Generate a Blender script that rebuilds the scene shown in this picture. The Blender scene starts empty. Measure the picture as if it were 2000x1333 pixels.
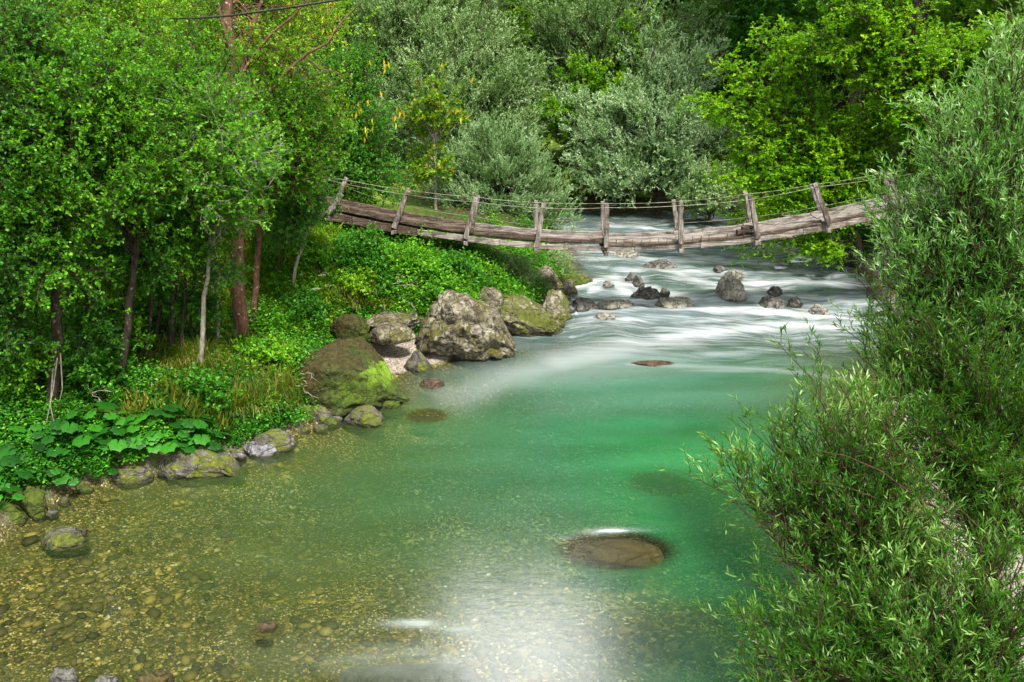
import bpy, math, random
import numpy as np
from mathutils import Vector

# ------------------------------------------------------------------ camera, sky, sun, exposure
scene = bpy.context.scene
CAM_Z, PITCH, FPX = 6.0, math.radians(16.9), 1700.0
cam_data = bpy.data.cameras.new("camera")
cam = bpy.data.objects.new("camera", cam_data)
scene.collection.objects.link(cam)
cam.location = (0, 0, CAM_Z)
cam.rotation_euler = (math.radians(90) - PITCH, 0, 0)
cam_data.sensor_width = 36.0
cam_data.lens = 36.0 * FPX / 2000.0
cam_data.clip_start, cam_data.clip_end = 0.05, 3000
scene.camera = cam

SUN_EL, SUN_AZ = math.radians(58), math.radians(152)      # azimuth clockwise from +Y: behind the camera, to its right
world = bpy.data.worlds.new("World")
scene.world = world
world.use_nodes = True
wn, wl = world.node_tree.nodes, world.node_tree.links
wn.clear()
wo = wn.new("ShaderNodeOutputWorld"); bg = wn.new("ShaderNodeBackground")
sky = wn.new("ShaderNodeTexSky"); sky.sky_type = 'NISHITA'; sky.sun_disc = False
sky.sun_elevation, sky.sun_rotation = SUN_EL, SUN_AZ
sky.air_density, sky.dust_density = 1.0, 3.0
tc = wn.new("ShaderNodeTexCoord")
cn = wn.new("ShaderNodeTexNoise"); cn.inputs["Scale"].default_value = 2.2; cn.inputs["Detail"].default_value = 6
wl.new(tc.outputs["Generated"], cn.inputs["Vector"])
cr = wn.new("ShaderNodeMapRange"); cr.inputs["From Min"].default_value = 0.38; cr.inputs["From Max"].default_value = 0.62
cr.inputs["To Min"].default_value = 0.55
wl.new(cn.outputs["Fac"], cr.inputs["Value"])
mx = wn.new("ShaderNodeMix"); mx.data_type = 'RGBA'
wl.new(cr.outputs["Result"], mx.inputs["Factor"])
wl.new(sky.outputs["Color"], mx.inputs["A"])
mx.inputs["B"].default_value = (5.2, 5.4, 5.5, 1)          # bright white overcast cloud
dt = wn.new("ShaderNodeVectorMath"); dt.operation = 'DOT_PRODUCT'; dt.inputs[1].default_value = (0.04, 0.80, 0.60)      # bright cloud patch, added to whiten the sky reflection on the pool
wl.new(tc.outputs["Generated"], dt.inputs[0])
dm = wn.new("ShaderNodeMapRange"); dm.interpolation_type = 'SMOOTHSTEP'; dm.inputs["From Min"].default_value = 0.86; dm.inputs["From Max"].default_value = 0.985
wl.new(dt.outputs["Value"], dm.inputs["Value"])
mb = wn.new("ShaderNodeMix"); mb.data_type = 'RGBA'; wl.new(dm.outputs["Result"], mb.inputs["Factor"])
mb.inputs["A"].default_value = (5.2, 5.4, 5.5, 1); mb.inputs["B"].default_value = (36, 37, 38, 1)
wl.new(mb.outputs["Result"], mx.inputs["B"])
wl.new(mx.outputs["Result"], bg.inputs["Color"])
bg.inputs["Strength"].default_value = 0.15
wl.new(bg.outputs["Background"], wo.inputs["Surface"])

sun_d = bpy.data.lights.new("sun", 'SUN')
sun_d.energy, sun_d.angle, sun_d.color = 3.6, math.radians(7), (1.0, 0.95, 0.86)
sun = bpy.data.objects.new("sun", sun_d)
scene.collection.objects.link(sun)
sdir = Vector((math.sin(SUN_AZ) * math.cos(SUN_EL), math.cos(SUN_AZ) * math.cos(SUN_EL), math.sin(SUN_EL)))
sun.rotation_euler = sdir.to_track_quat('Z', 'Y').to_euler()

scene.view_settings.view_transform = 'Standard'
scene.view_settings.look = 'None'
scene.view_settings.exposure = 1.12
scene.view_settings.gamma = 1
cy = scene.cycles
cy.use_denoising = True
cy.max_bounces, cy.diffuse_bounces, cy.glossy_bounces, cy.transmission_bounces, cy.transparent_max_bounces = 6, 3, 2, 3, 8
cy.sample_clamp_indirect = 6
cy.use_adaptive_sampling = False

# ------------------------------------------------------------------ numeric helpers
CT, ST = math.cos(PITCH), math.sin(PITCH)
def raydir(px, py):
    u = (np.asarray(px, float) - 1000) / FPX; v = (666.5 - np.asarray(py, float)) / FPX
    return np.stack([u, CT + v * ST, -ST + v * CT], -1)
def atY(px, py, Y):
    d = raydir(px, py)
    return np.array([0, 0, CAM_Z]) + d * (np.asarray(Y, float) / d[..., 1])[..., None]
def project(P):
    q = P - np.array([0, 0, CAM_Z])
    f = q[..., 1] * CT - q[..., 2] * ST; up = q[..., 1] * ST + q[..., 2] * CT
    return 1000 + FPX * q[..., 0] / f, 666.5 - FPX * up / f
def sstep(a, b, x):
    t = np.clip((x - a) / (b - a), 0, 1); return t * t * (3 - 2 * t)
def vnoise(P, seed=0):
    P = np.asarray(P, float); i = np.floor(P).astype(np.int64); f = P - i; f = f * f * (3 - 2 * f)
    def h(a, b, c):
        n = (a * 374761393 + b * 668265263 + c * 2147483647 + seed * 1274126177) & 0xffffffff
        n = ((n ^ (n >> 13)) * 1103515245) & 0xffffffff
        n = ((n ^ (n >> 15)) * 2246822519) & 0xffffffff
        return ((n ^ (n >> 16)) & 0xffff) / 65535.0
    x, y, z = i[..., 0], i[..., 1], i[..., 2]; fx, fy, fz = f[..., 0], f[..., 1], f[..., 2]
    L = lambda a, b, t: a + (b - a) * t
    return L(L(L(h(x, y, z), h(x+1, y, z), fx), L(h(x, y+1, z), h(x+1, y+1, z), fx), fy),
             L(L(h(x, y, z+1), h(x+1, y, z+1), fx), L(h(x, y+1, z+1), h(x+1, y+1, z+1), fx), fy), fz)
def fbm(P, oct=4, seed=0, gain=0.5):
    s, a, t = 0, 1.0, 0
    P = np.asarray(P, float)
    for k in range(oct):
        s = s + a * vnoise(P * 2.03 ** k + 17.3 * k, seed + k); t += a; a *= gain
    return s / t
def unit(v):
    return v / np.maximum(np.linalg.norm(v, axis=-1, keepdims=True), 1e-9)

# ------------------------------------------------------------------ river and terrain functions
def wz(Y):
    return 0.45 * sstep(19.5, 24.5, Y) + 0.45 * sstep(24, 32, Y)
def water_hit(px, py):
    z = 0.0
    d = raydir(px, py)
    for _ in range(12):
        t = (z - CAM_Z) / d[..., 2]; Y = d[..., 1] * t; z = wz(Y)
    return np.stack([d[..., 0] * t, Y, z + 0 * t], -1)
LP = water_hit(*np.array([(-900, 1900), (-330, 1333), (-40, 1085), (60, 1012), (150, 958), (280, 934), (400, 915), (480, 885), (580, 848), (680, 800), (755, 772),
                (785, 728), (870, 712), (930, 690), (1000, 650), (1070, 600), (1092, 560), (1122, 520), (1112, 490), (1090, 470), (980, 455), (600, 440)], float).T)
RP = water_hit(*np.array([(1900, 1900), (1840, 1333), (1830, 1100), (1790, 950), (1740, 850), (1740, 750), (1735, 650), (1730, 600), (1700, 540), (1640, 500),
                (1570, 477), (1490, 458), (1445, 440), (1445, 415)], float).T)
YF = float(water_hit(1300, 409)[1])
def shore(x, Y):
    L = np.interp(Y, LP[:, 1], LP[:, 0]); R = np.interp(Y, RP[:, 1], RP[:, 0])
    L = L + 0.18 * (vnoise(np.stack([Y * 1.7, 0 * Y, 0 * Y], -1), 3) - .5)
    return x - L, R - x, (YF + .6 * np.sin(x * .9) * .4) - Y
def H(x, Y, detail=True):
    x = np.asarray(x, float); Y = np.asarray(Y, float)
    dl, dr, df = shore(x, Y)
    w = wz(Y)
    s = np.minimum(np.minimum(dl, dr), df)
    # below the water
    dmax = np.interp(Y, [0, 7, 9, 11, 13.5, 16, 18.5, 20.5, 22, 40], [.45, .5, .75, 1.25, 1.9, 2.1, 1.5, .6, .35, .4])
    sl = np.interp(Y, [6, 9, 12, 15, 18, 22], [.09, .1, .16, .3, .5, .4])
    dep = np.minimum(np.minimum(np.maximum(dl, 0) * sl + .03 * (dl > 0), np.maximum(dr, 0) * .38), np.maximum(df, 0) * .5)
    dep = dmax * (1 - np.exp(-dep / dmax * 1.2))
    # above the water
    a = np.maximum(-dl, 0); near = 1 - sstep(2.3, 3.6, a); steep = np.interp(Y, [6, 14, 17.5, 19.5, 24], [.20, .21, .26, .5, .4]) * (1 - near) + near * np.interp(Y, [6, 14, 16.6, 17.1, 18.7, 19.6, 24], [.20, .21, .22, .05, .05, .5, .4])
    rise = np.interp(Y, [6, 16, 17.2, 18.4, 19.6, 24], [.55, .5, .12, .12, .9, .7])
    cap = np.interp(Y, [6, 15, 19, 22, 26, 34], [1.6, 1.9, 2.4, 2.3, 1.5, 1.6])
    hl = rise * (1 - np.exp(-a / .45)) + cap * (1 - np.exp(-a * steep / cap)) + np.maximum(a - 16, 0) * .45
    b = np.maximum(-dr, 0)
    hr = .30 * (1 - np.exp(-b / .6)) + b * .22 + np.interp(Y, [6, 17, 21, 24], [0, .0, .25, .1]) * b + np.maximum(b - 7, 0) * .4
    c = np.maximum(-df, 0)
    hf = .9 * (1 - np.exp(-c / .7)) + c * .12 + np.maximum(c - 8, 0) * .42
    land = np.maximum(np.maximum(hl, hr), hf)
    land = np.minimum(land, 70 + .02 * np.abs(land))
    n = 0
    if detail:
        P = np.stack([x, Y, 0 * x], -1)
        n = (fbm(P * .9, 4, 11) - .5) * .35 * sstep(.0, 1.2, -s) + (fbm(P * 2.5, 3, 5) - .5) * .12
    return w + np.where(s > 0, -dep, land) + n
def shore_s(x, Y):
    dl, dr, df = shore(x, Y); return np.minimum(np.minimum(dl, dr), df)
def ground_hit(px, py, far=70):
    px = np.atleast_1d(np.asarray(px, float)); py = np.atleast_1d(np.asarray(py, float))
    d = raydir(px, py); d = d / d[:, 1:2]
    out = np.full((len(px), 3), np.nan); prev = np.full(len(px), 5.0); done = np.zeros(len(px), bool)
    for Y in np.concatenate([np.arange(5, 30, .12), np.arange(30, far, .4)]):
        p = np.array([0, 0, CAM_Z]) + d * Y
        hit = (~done) & (p[:, 2] < H(p[:, 0], p[:, 1], False))
        out[hit] = p[hit]; done |= hit
        if done.all(): break
    out[:, 2] = H(out[:, 0], out[:, 1])
    return out

# ------------------------------------------------------------------ mesh helpers
def mesh_np(name, V, tris=None, quads=None, mat=None, attrs=None, smooth=False, cols=None):
    me = bpy.data.meshes.new(name)
    V = np.ascontiguousarray(V, dtype=np.float32)
    me.vertices.add(len(V)); me.vertices.foreach_set("co", V.ravel())
    t = np.zeros((0, 3), np.int32) if tris is None else np.asarray(tris, np.int32)
    q = np.zeros((0, 4), np.int32) if quads is None else np.asarray(quads, np.int32)
    loops = np.concatenate([t.ravel(), q.ravel()]); nf = len(t) + len(q)
    starts = np.concatenate([np.arange(len(t)) * 3, len(t) * 3 + np.arange(len(q)) * 4]).astype(np.int32)
    me.loops.add(len(loops)); me.loops.foreach_set("vertex_index", loops)
    me.polygons.add(nf); me.polygons.foreach_set("loop_start", starts)
    me.polygons.foreach_set("use_smooth", np.full(nf, smooth))
    me.update(calc_edges=True)
    for k, a in (attrs or {}).items():
        at = me.attributes.new(k, 'FLOAT', 'POINT'); at.data.foreach_set("value", np.ascontiguousarray(a, dtype=np.float32))
    for k, a in (cols or {}).items():
        at = me.attributes.new(k, 'FLOAT_COLOR', 'POINT')
        c = np.ones((len(V), 4), np.float32); c[:, :3] = a; at.data.foreach_set("color", c.ravel())
    if mat: me.materials.append(mat)
    return me
def link(name, me, parent=None, loc=None):
    o = bpy.data.objects.new(name, me); scene.collection.objects.link(o)
    if loc is not None: o.location = loc
    if parent is not None: o.parent = parent
    return o
def tag(o, label, cat, group=None, kind=None):
    if label: o["label"] = label
    if cat: o["category"] = cat
    if group: o["group"] = group
    if kind: o["kind"] = kind
    return o
def empty(name, loc, label, cat, group=None):
    o = bpy.data.objects.new(name, None); scene.collection.objects.link(o); o.location = loc
    return tag(o, label, cat, group)
def copy_tree(src, loc, rz, sc, label=None):
    r = src.copy(); scene.collection.objects.link(r); r.location = loc; r.rotation_euler = (0, 0, rz); r.scale = (sc, sc, sc)
    if label: r["label"] = label
    for ch in src.children:
        c = ch.copy(); scene.collection.objects.link(c); c.parent = r
    return r
def tubes(lines, r0, r1, sides):
    """lines (n,K,3); r0, r1 (n,) -> verts, quads"""
    n, K, _ = lines.shape
    T = unit(np.gradient(lines, axis=1))
    ref = np.where(np.abs(T[..., 2:3]) > .9, np.array([1., 0, 0]), np.array([0, 0, 1.]))
    A = unit(np.cross(T, ref)); B = np.cross(T, A)
    r = (r0[:, None] + (r1 - r0)[:, None] * np.linspace(0, 1, K)[None])[..., None, None]
    th = np.arange(sides) * 2 * math.pi / sides
    V = lines[:, :, None] + r * (A[:, :, None] * np.cos(th)[None, None, :, None] + B[:, :, None] * np.sin(th)[None, None, :, None])
    i = np.arange(n * K * sides).reshape(n, K, sides); j = np.roll(i, -1, 2)
    Q = np.stack([i[:, :-1], j[:, :-1], j[:, 1:], i[:, 1:]], -1).reshape(-1, 4)
    return V.reshape(-1, 3), Q
def join(parts):
    Vs, Qs, o = [], [], 0
    for V, Q in parts:
        Vs.append(V); Qs.append(Q + o); o += len(V)
    return np.concatenate(Vs), np.concatenate(Qs)
def pt_on(lines, t):
    """lines (n,K,3), t (n,m) -> pos, tangent (n,m,3)"""
    n, K, _ = lines.shape
    f = t * (K - 1); i = np.clip(f.astype(int), 0, K - 2); f = (f - i)[..., None]
    r = np.arange(n)[:, None]
    a, b = lines[r, i], lines[r, i + 1]
    return a + (b - a) * f, unit(b - a)
def offshoots(lines, per, t0, t1, length, K2, spread, up, rng, droop=0.0, taper=.35, flat=0.0):
    n = len(lines)
    t = t0 + (t1 - t0) * (np.arange(per)[None] + rng.uniform(0, 1, (n, per))) / per
    P, T = pt_on(lines, t)
    R = unit(rng.normal(size=P.shape) * np.array([1, 1, 1 - flat]))
    perp = unit(R - (R * T).sum(-1, keepdims=True) * T)
    a = spread * rng.uniform(.6, 1.25, (n, per, 1))
    D = unit(T * np.cos(a) + perp * np.sin(a) + np.array([0, 0, up]))
    L = (length * rng.uniform(.55, 1.2, (n, per)) * (1 - taper * (t - t0) / max(t1 - t0, 1e-6)))[..., None, None]
    s = np.linspace(0, 1, K2)[None, None, :, None]
    W = rng.normal(size=(n, per, 1, 3)) * .12 * np.sin(s * 3.1)
    X = P[:, :, None] + L * (D[:, :, None] * s + W - np.array([0, 0, 1.]) * droop * s * s)
    return X.reshape(-1, K2, 3)
def leaf_mesh(lines, per, ln, wd, rng, ang=.9, up=.0, nup=1.0, t0=.1, seg=1, curl=.12, flat=0):
    """leaves along twigs -> verts, tris, tint"""
    n = len(lines)
    t = t0 + (1 - t0) * (np.arange(per)[None] + rng.uniform(0, 1, (n, per))) / per
    P, T = pt_on(lines, np.clip(t, 0, 1))
    R = unit(rng.normal(size=P.shape) * np.array([1, 1, 1 - flat])); perp = unit(R - (R * T).sum(-1, keepdims=True) * T)
    a = ang * rng.uniform(.5, 1.3, (n, per, 1))
    D = unit(T * np.cos(a) + perp * np.sin(a) + np.array([0, 0, up]))
    N = unit(rng.normal(size=P.shape) * .75 + np.array([0, 0, nup])); S = unit(np.cross(D, N)); N = np.cross(S, D)
    L = ln * rng.uniform(.6, 1.15, (n, per, 1)); W = wd * rng.uniform(.75, 1.15, (n, per, 1)) * .5
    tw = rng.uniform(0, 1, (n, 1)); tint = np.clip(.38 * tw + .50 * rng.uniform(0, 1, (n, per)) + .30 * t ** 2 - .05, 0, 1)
    P, D, N, S, L, W = [q.reshape(-1, q.shape[-1]) for q in (P, D, N, S, L, W)]; m = len(P); b = np.arange(m)[:, None]
    if seg == 1:
        V = np.stack([P, P + D * L * .42 + S * W + N * L * .05, P + D * L - N * L * curl, P + D * L * .42 - S * W + N * L * .05], 1)
        F = (b * 4)[:, :, None] + np.array([[0, 1, 2], [0, 2, 3]])[None]
        k = 4
    else:
        V = np.stack([P, P + D * L * .3 + S * W, P + D * L * .3 - S * W, P + D * L * .68 + S * W * .8 - N * L * curl * .5,
                      P + D * L * .68 - S * W * .8 - N * L * curl * .5, P + D * L * .98 - N * L * curl * 1.4], 1)
        F = (b * 6)[:, :, None] + np.array([[0, 1, 2], [1, 3, 2], [2, 3, 4], [3, 5, 4]])[None]
        k = 6
    return V.reshape(-1, 3), F.reshape(-1, 3), np.repeat(tint.ravel(), k)

# ------------------------------------------------------------------ material helpers
class NT:
    def __init__(s, name):
        s.m = bpy.data.materials.new(name); s.m.use_nodes = True; s.t = s.m.node_tree; s.t.nodes.clear()
        s.out = s.n("ShaderNodeOutputMaterial")
    def n(s, typ, ins=None, **kw):
        nd = s.t.nodes.new(typ)
        for k, v in kw.items(): setattr(nd, k, v)
        for k, v in (ins or {}).items(): s.set(nd.inputs[k], v)
        return nd
    def set(s, sock, v):
        if isinstance(v, bpy.types.NodeSocket): s.t.links.new(v, sock)
        elif isinstance(v, (tuple, list)) and len(v) == 3 and sock.type == 'RGBA': sock.default_value = (*v, 1)
        else: sock.default_value = v
    def attr(s, name, out="Fac"): return s.n("ShaderNodeAttribute", attribute_name=name).outputs[out]
    def noise(s, vec, scale, detail=4, rough=.55, dist=0): return s.n("ShaderNodeTexNoise", {"Vector": vec, "Scale": scale, "Detail": detail, "Roughness": rough, "Distortion": dist}).outputs["Fac"]
    def voro(s, vec, scale, feature='F1', out="Distance", rnd=1): 
        return s.n("ShaderNodeTexVoronoi", {"Vector": vec, "Scale": scale, "Randomness": rnd}, feature=feature).outputs[out]
    def math(s, op, a, b=0, c=0, clamp=False):
        nd = s.n("ShaderNodeMath", operation=op, use_clamp=clamp); s.set(nd.inputs[0], a); s.set(nd.inputs[1], b); s.set(nd.inputs[2], c); return nd.outputs[0]
    def ramp(s, v, a, b, lo=0, hi=1): return s.n("ShaderNodeMapRange", {"Value": v, "From Min": a, "From Max": b, "To Min": lo, "To Max": hi}).outputs["Result"]
    def mix(s, f, a, b, mode='MIX'):
        nd = s.n("ShaderNodeMix", data_type='RGBA', blend_type=mode); s.set(nd.inputs["Factor"], f)
        s.set(nd.inputs[6], a); s.set(nd.inputs[7], b); return nd.outputs[2]
    def cramp(s, f, stops):
        nd = s.n("ShaderNodeValToRGB"); s.set(nd.inputs["Fac"], f); e = nd.color_ramp.elements
        while len(e) < len(stops): e.new(.5)
        for el, (p, c) in zip(e, stops): el.position = p; el.color = (*c, 1)
        return nd.outputs["Color"]
    def bump(s, h, strength, dist, normal=None):
        ins = {"Height": h, "Strength": strength, "Distance": dist}
        if normal is not None: ins["Normal"] = normal
        return s.n("ShaderNodeBump", ins).outputs["Normal"]
    def scale(s, vec, xyz): return s.n("ShaderNodeMapping", {"Vector": vec, "Scale": xyz}).outputs["Vector"]
    def pos(s): return s.n("ShaderNodeNewGeometry").outputs["Position"]
    def obj(s): return s.n("ShaderNodeTexCoord").outputs["Object"]
    def done(s, shader): s.t.links.new(shader, s.out.inputs["Surface"]); return s.m
    def bsdf(s, col, rough=.6, normal=None, spec=.5, **kw):
        ins = {"Base Color": col, "Roughness": rough, "Specular IOR Level": spec}
        if normal is not None: ins["Normal"] = normal
        ins.update(kw); return s.n("ShaderNodeBsdfPrincipled", ins).outputs["BSDF"]

def leaf_mat(name, dark, mid, light, trans=.45, spec=.28, rough=.42, autumn=0.0):
    t = NT(name); a = t.attr("tint")
    rnd = t.n("ShaderNodeObjectInfo").outputs["Random"]
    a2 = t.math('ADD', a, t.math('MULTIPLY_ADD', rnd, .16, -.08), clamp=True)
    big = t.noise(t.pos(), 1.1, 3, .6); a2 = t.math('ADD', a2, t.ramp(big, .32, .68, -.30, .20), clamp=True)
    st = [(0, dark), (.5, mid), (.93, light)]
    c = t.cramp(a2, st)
    if autumn:
        f = t.math('GREATER_THAN', t.math('FRACT', t.math('MULTIPLY', a, 91.7)), 1 - autumn)
        c = t.mix(f, c, (.42, .28, .012))
    b = t.bsdf(c, rough, spec=spec)
    tl = t.n("ShaderNodeBsdfTranslucent", {"Color": t.mix(.5, c, (.30, .55, .03), 'MIX')}).outputs["BSDF"]
    m = t.n("ShaderNodeMixShader", {0: trans, 1: b, 2: tl}).outputs["Shader"]
    return t.done(m)
def bark_mat(name, base, light, scale=6, lichen=.0):
    t = NT(name); p = t.obj()
    v = t.scale(p, (1, 1, .35)); n = t.noise(v, scale * 3, 5, .65)
    c = t.mix(t.ramp(n, .35, .65), base, light)
    if lichen: c = t.mix(t.ramp(t.noise(p, scale * 1.6, 4, .7), .60, .66, 0, lichen), c, (.45, .45, .40))
    return t.done(t.bsdf(c, .85, t.bump(n, .8, .02), .3))

M = {}
M['alder'] = leaf_mat('alder_leaves', (.018, .10, .002), (.072, .29, .006), (.27, .58, .03))
M['alder_blue'] = leaf_mat('cool_green_leaves', (.014, .085, .005), (.048, .22, .016), (.18, .46, .06))
M['yellow_green'] = leaf_mat('yellow_green_leaves', (.05, .16, .003), (.16, .38, .008), (.44, .64, .03))
M['hornbeam'] = leaf_mat('hornbeam_leaves', (.05, .19, .002), (.19, .47, .004), (.48, .70, .02), trans=.5)
M['willow_far'] = leaf_mat('grey_willow_leaves', (.060, .14, .028), (.20, .34, .105), (.50, .62, .34), trans=.3)
M['willow_pale'] = leaf_mat('pale_willow_leaves', (.09, .19, .05), (.28, .45, .19), (.60, .72, .46), trans=.3)
M['willow_near'] = leaf_mat('willow_leaves', (.010, .055, .002), (.034, .150, .007), (.30, .48, .13), trans=.35, rough=.36)
M['willow_silver'] = leaf_mat('silver_willow_leaves', (.030, .15, .010), (.13, .36, .055), (.46, .64, .30), trans=.35, rough=.36)
M['maple'] = leaf_mat('maple_leaves', (.05, .16, .006), (.12, .30, .01), (.28, .45, .02), autumn=.16)
M['herb'] = leaf_mat('herb_leaves', (.008, .065, .003), (.034, .19, .009), (.15, .42, .025), trans=.3)
M['moss_herb'] = leaf_mat('meadow_leaves', (.07, .15, .005), (.20, .34, .012), (.42, .50, .03), trans=.3)
M['butterbur'] = leaf_mat('butterbur_leaves', (.004, .040, .003), (.011, .095, .005), (.035, .20, .010), trans=.3, rough=.5, spec=.35)
M['sedge'] = leaf_mat('sedge_blades', (.02, .07, .004), (.08, .145, .010), (.28, .24, .035), trans=.3)
M['twiggy'] = leaf_mat('flower_heads', (.35, .38, .25), (.5, .52, .42), (.65, .65, .58), trans=.2)
M['pods'] = leaf_mat('yellow_pods', (.42, .34, .01), (.62, .48, .02), (.7, .55, .03), trans=.2)
M['bark'] = bark_mat('dark_bark', (.018, .013, .009), (.075, .055, .038), 6, .35)
M['bark_red'] = bark_mat('reddish_lichened_bark', (.06, .028, .016), (.19, .095, .055), 6, .8)
M['bark_pale'] = bark_mat('pale_bark', (.14, .12, .09), (.38, .35, .29), 7, .3)
M['twig'] = bark_mat('twig_bark', (.025, .016, .008), (.09, .055, .03), 20)

# ------------------------------------------------------------------ ground
def make_ground():
    t = NT('ground_surface'); p = t.pos(); land = t.attr('land'); grav = t.attr('gravel'); mead = t.attr('meadow')
    # pebbles: three sizes of cell
    vc1 = t.voro(p, 36, out="Color"); vc2 = t.voro(p, 17, out="Color"); d1 = t.voro(p, 36); e2 = t.voro(p, 17, 'DISTANCE_TO_EDGE')
    r1 = t.n("ShaderNodeSeparateColor", {"Color": vc1}).outputs[0]; r2 = t.n("ShaderNodeSeparateColor", {"Color": vc2}).outputs[0]
    st = [(0, (.016, .014, .006)), (.3, (.07, .06, .018)), (.62, (.22, .175, .042)), (.86, (.47, .36, .065)), (1, (.70, .62, .38))]
    c1 = t.cramp(r1, st); c2 = t.cramp(r2, st)
    c1 = t.mix(t.ramp(d1, .25, .62, 0, .75), c1, (.02, .018, .006), 'MIX')
    c = t.mix(t.math('GREATER_THAN', t.noise(p, 2.6, 4), .56), c1, t.mix(t.ramp(e2, .0, .08, .8, 0), c2, (.015, .013, .005)))
    c = t.mix(t.ramp(t.noise(p, 1.3, 6, .65), .46, .66, 0, .75), c, (.035, .045, .010))
    dk = t.noise(t.scale(p, (1.2, 3.4, 1)), 2.6, 5, .7); c = t.mix(t.ramp(dk, .58, .64, 0, .8), c, (.022, .022, .007))
    c = t.mix(t.ramp(t.noise(p, .55, 3, .5), .40, .60, .75, .0), c, t.mix(.35, (.060, .062, .018), c))
    # pale gravel out of the water
    g1 = t.cramp(r1, [(0, (.14, .11, .08)), (.5, (.26, .22, .175)), (1, (.44, .40, .34))])
    # soil, litter, moss
    n1 = t.noise(p, 9, 6, .7); n2 = t.noise(p, 1.6, 4, .6)
    soil = t.cramp(n1, [(.3, (.012, .008, .004)), (.5, (.045, .030, .014)), (.68, (.10, .075, .03))])
    soil = t.mix(t.ramp(n2, .40, .58, 0, .85), soil, t.cramp(n1, [(.3, (.012, .03, .004)), (.7, (.06, .11, .010))]))
    mcol = t.cramp(t.noise(p, 3, 5, .65), [(.3, (.03, .075, .006)), (.5, (.10, .18, .008)), (.7, (.22, .26, .018))])
    up = t.mix(mead, soil, mcol); up = t.mix(grav, up, g1)
    col = t.mix(t.ramp(t.math('ADD', land, t.math('MULTIPLY_ADD', n2, .3, -.15)), .02, .16), c, up)
    h = t.math('ADD', t.math('MULTIPLY', d1, -.5), t.math('MULTIPLY', e2, .8)); h = t.math('ADD', h, t.math('MULTIPLY', n1, .5))
    rough = .8
    m = t.done(t.bsdf(col, rough, t.bump(h, .9, .03), .25))
    xs = np.concatenate([-np.geomspace(600, 14.5, 34), np.arange(-14, 14.01, .13), np.geomspace(14.5, 600, 34)])
    ys = np.concatenate([[-300, -150, -80, -40, -20, -10, -4, 0, 3], np.arange(4, 40.01, .13), np.geomspace(40.6, 800, 46)])
    X, Y = np.meshgrid(xs, ys); Z = H(X, Y); S = shore_s(X, Y)
    V = np.stack([X, Y, Z], -1).reshape(-1, 3)
    i = np.arange(X.size).reshape(X.shape); Q = np.stack([i[:-1, :-1], i[:-1, 1:], i[1:, 1:], i[1:, :-1]], -1).reshape(-1, 4)
    dl, dr, df = shore(X, Y)
    gravel = np.maximum(sstep(.0, -.1, dr) * (1 - sstep(2.2, 3.5, -dr)), sstep(17.0, 17.3, Y) * (1 - sstep(18.6, 18.9, Y)) * sstep(0, -.1, dl) * (1 - sstep(1.6, 2.2, -dl)))
    gravel = np.maximum(gravel, sstep(.0, -.02, dl) * (1 - sstep(.12, .22, -dl)) * .8 * .35 * (Y < 17))
    meadow = sstep(3.5, 6, -dl) * (Y > 15) * 1.0; meadow = np.maximum(meadow, (df < 0) * sstep(.4, 1.2, -df) * (X < 5.6) * .9)
    me = mesh_np('ground', V, quads=Q, mat=m, smooth=True, attrs={'land': -S.ravel(), 'gravel': gravel.ravel(), 'meadow': meadow.ravel()})
    tag(link('ground', me), 'stony riverbed, mossy banks and wooded slopes', None, kind='structure')
make_ground()

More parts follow.
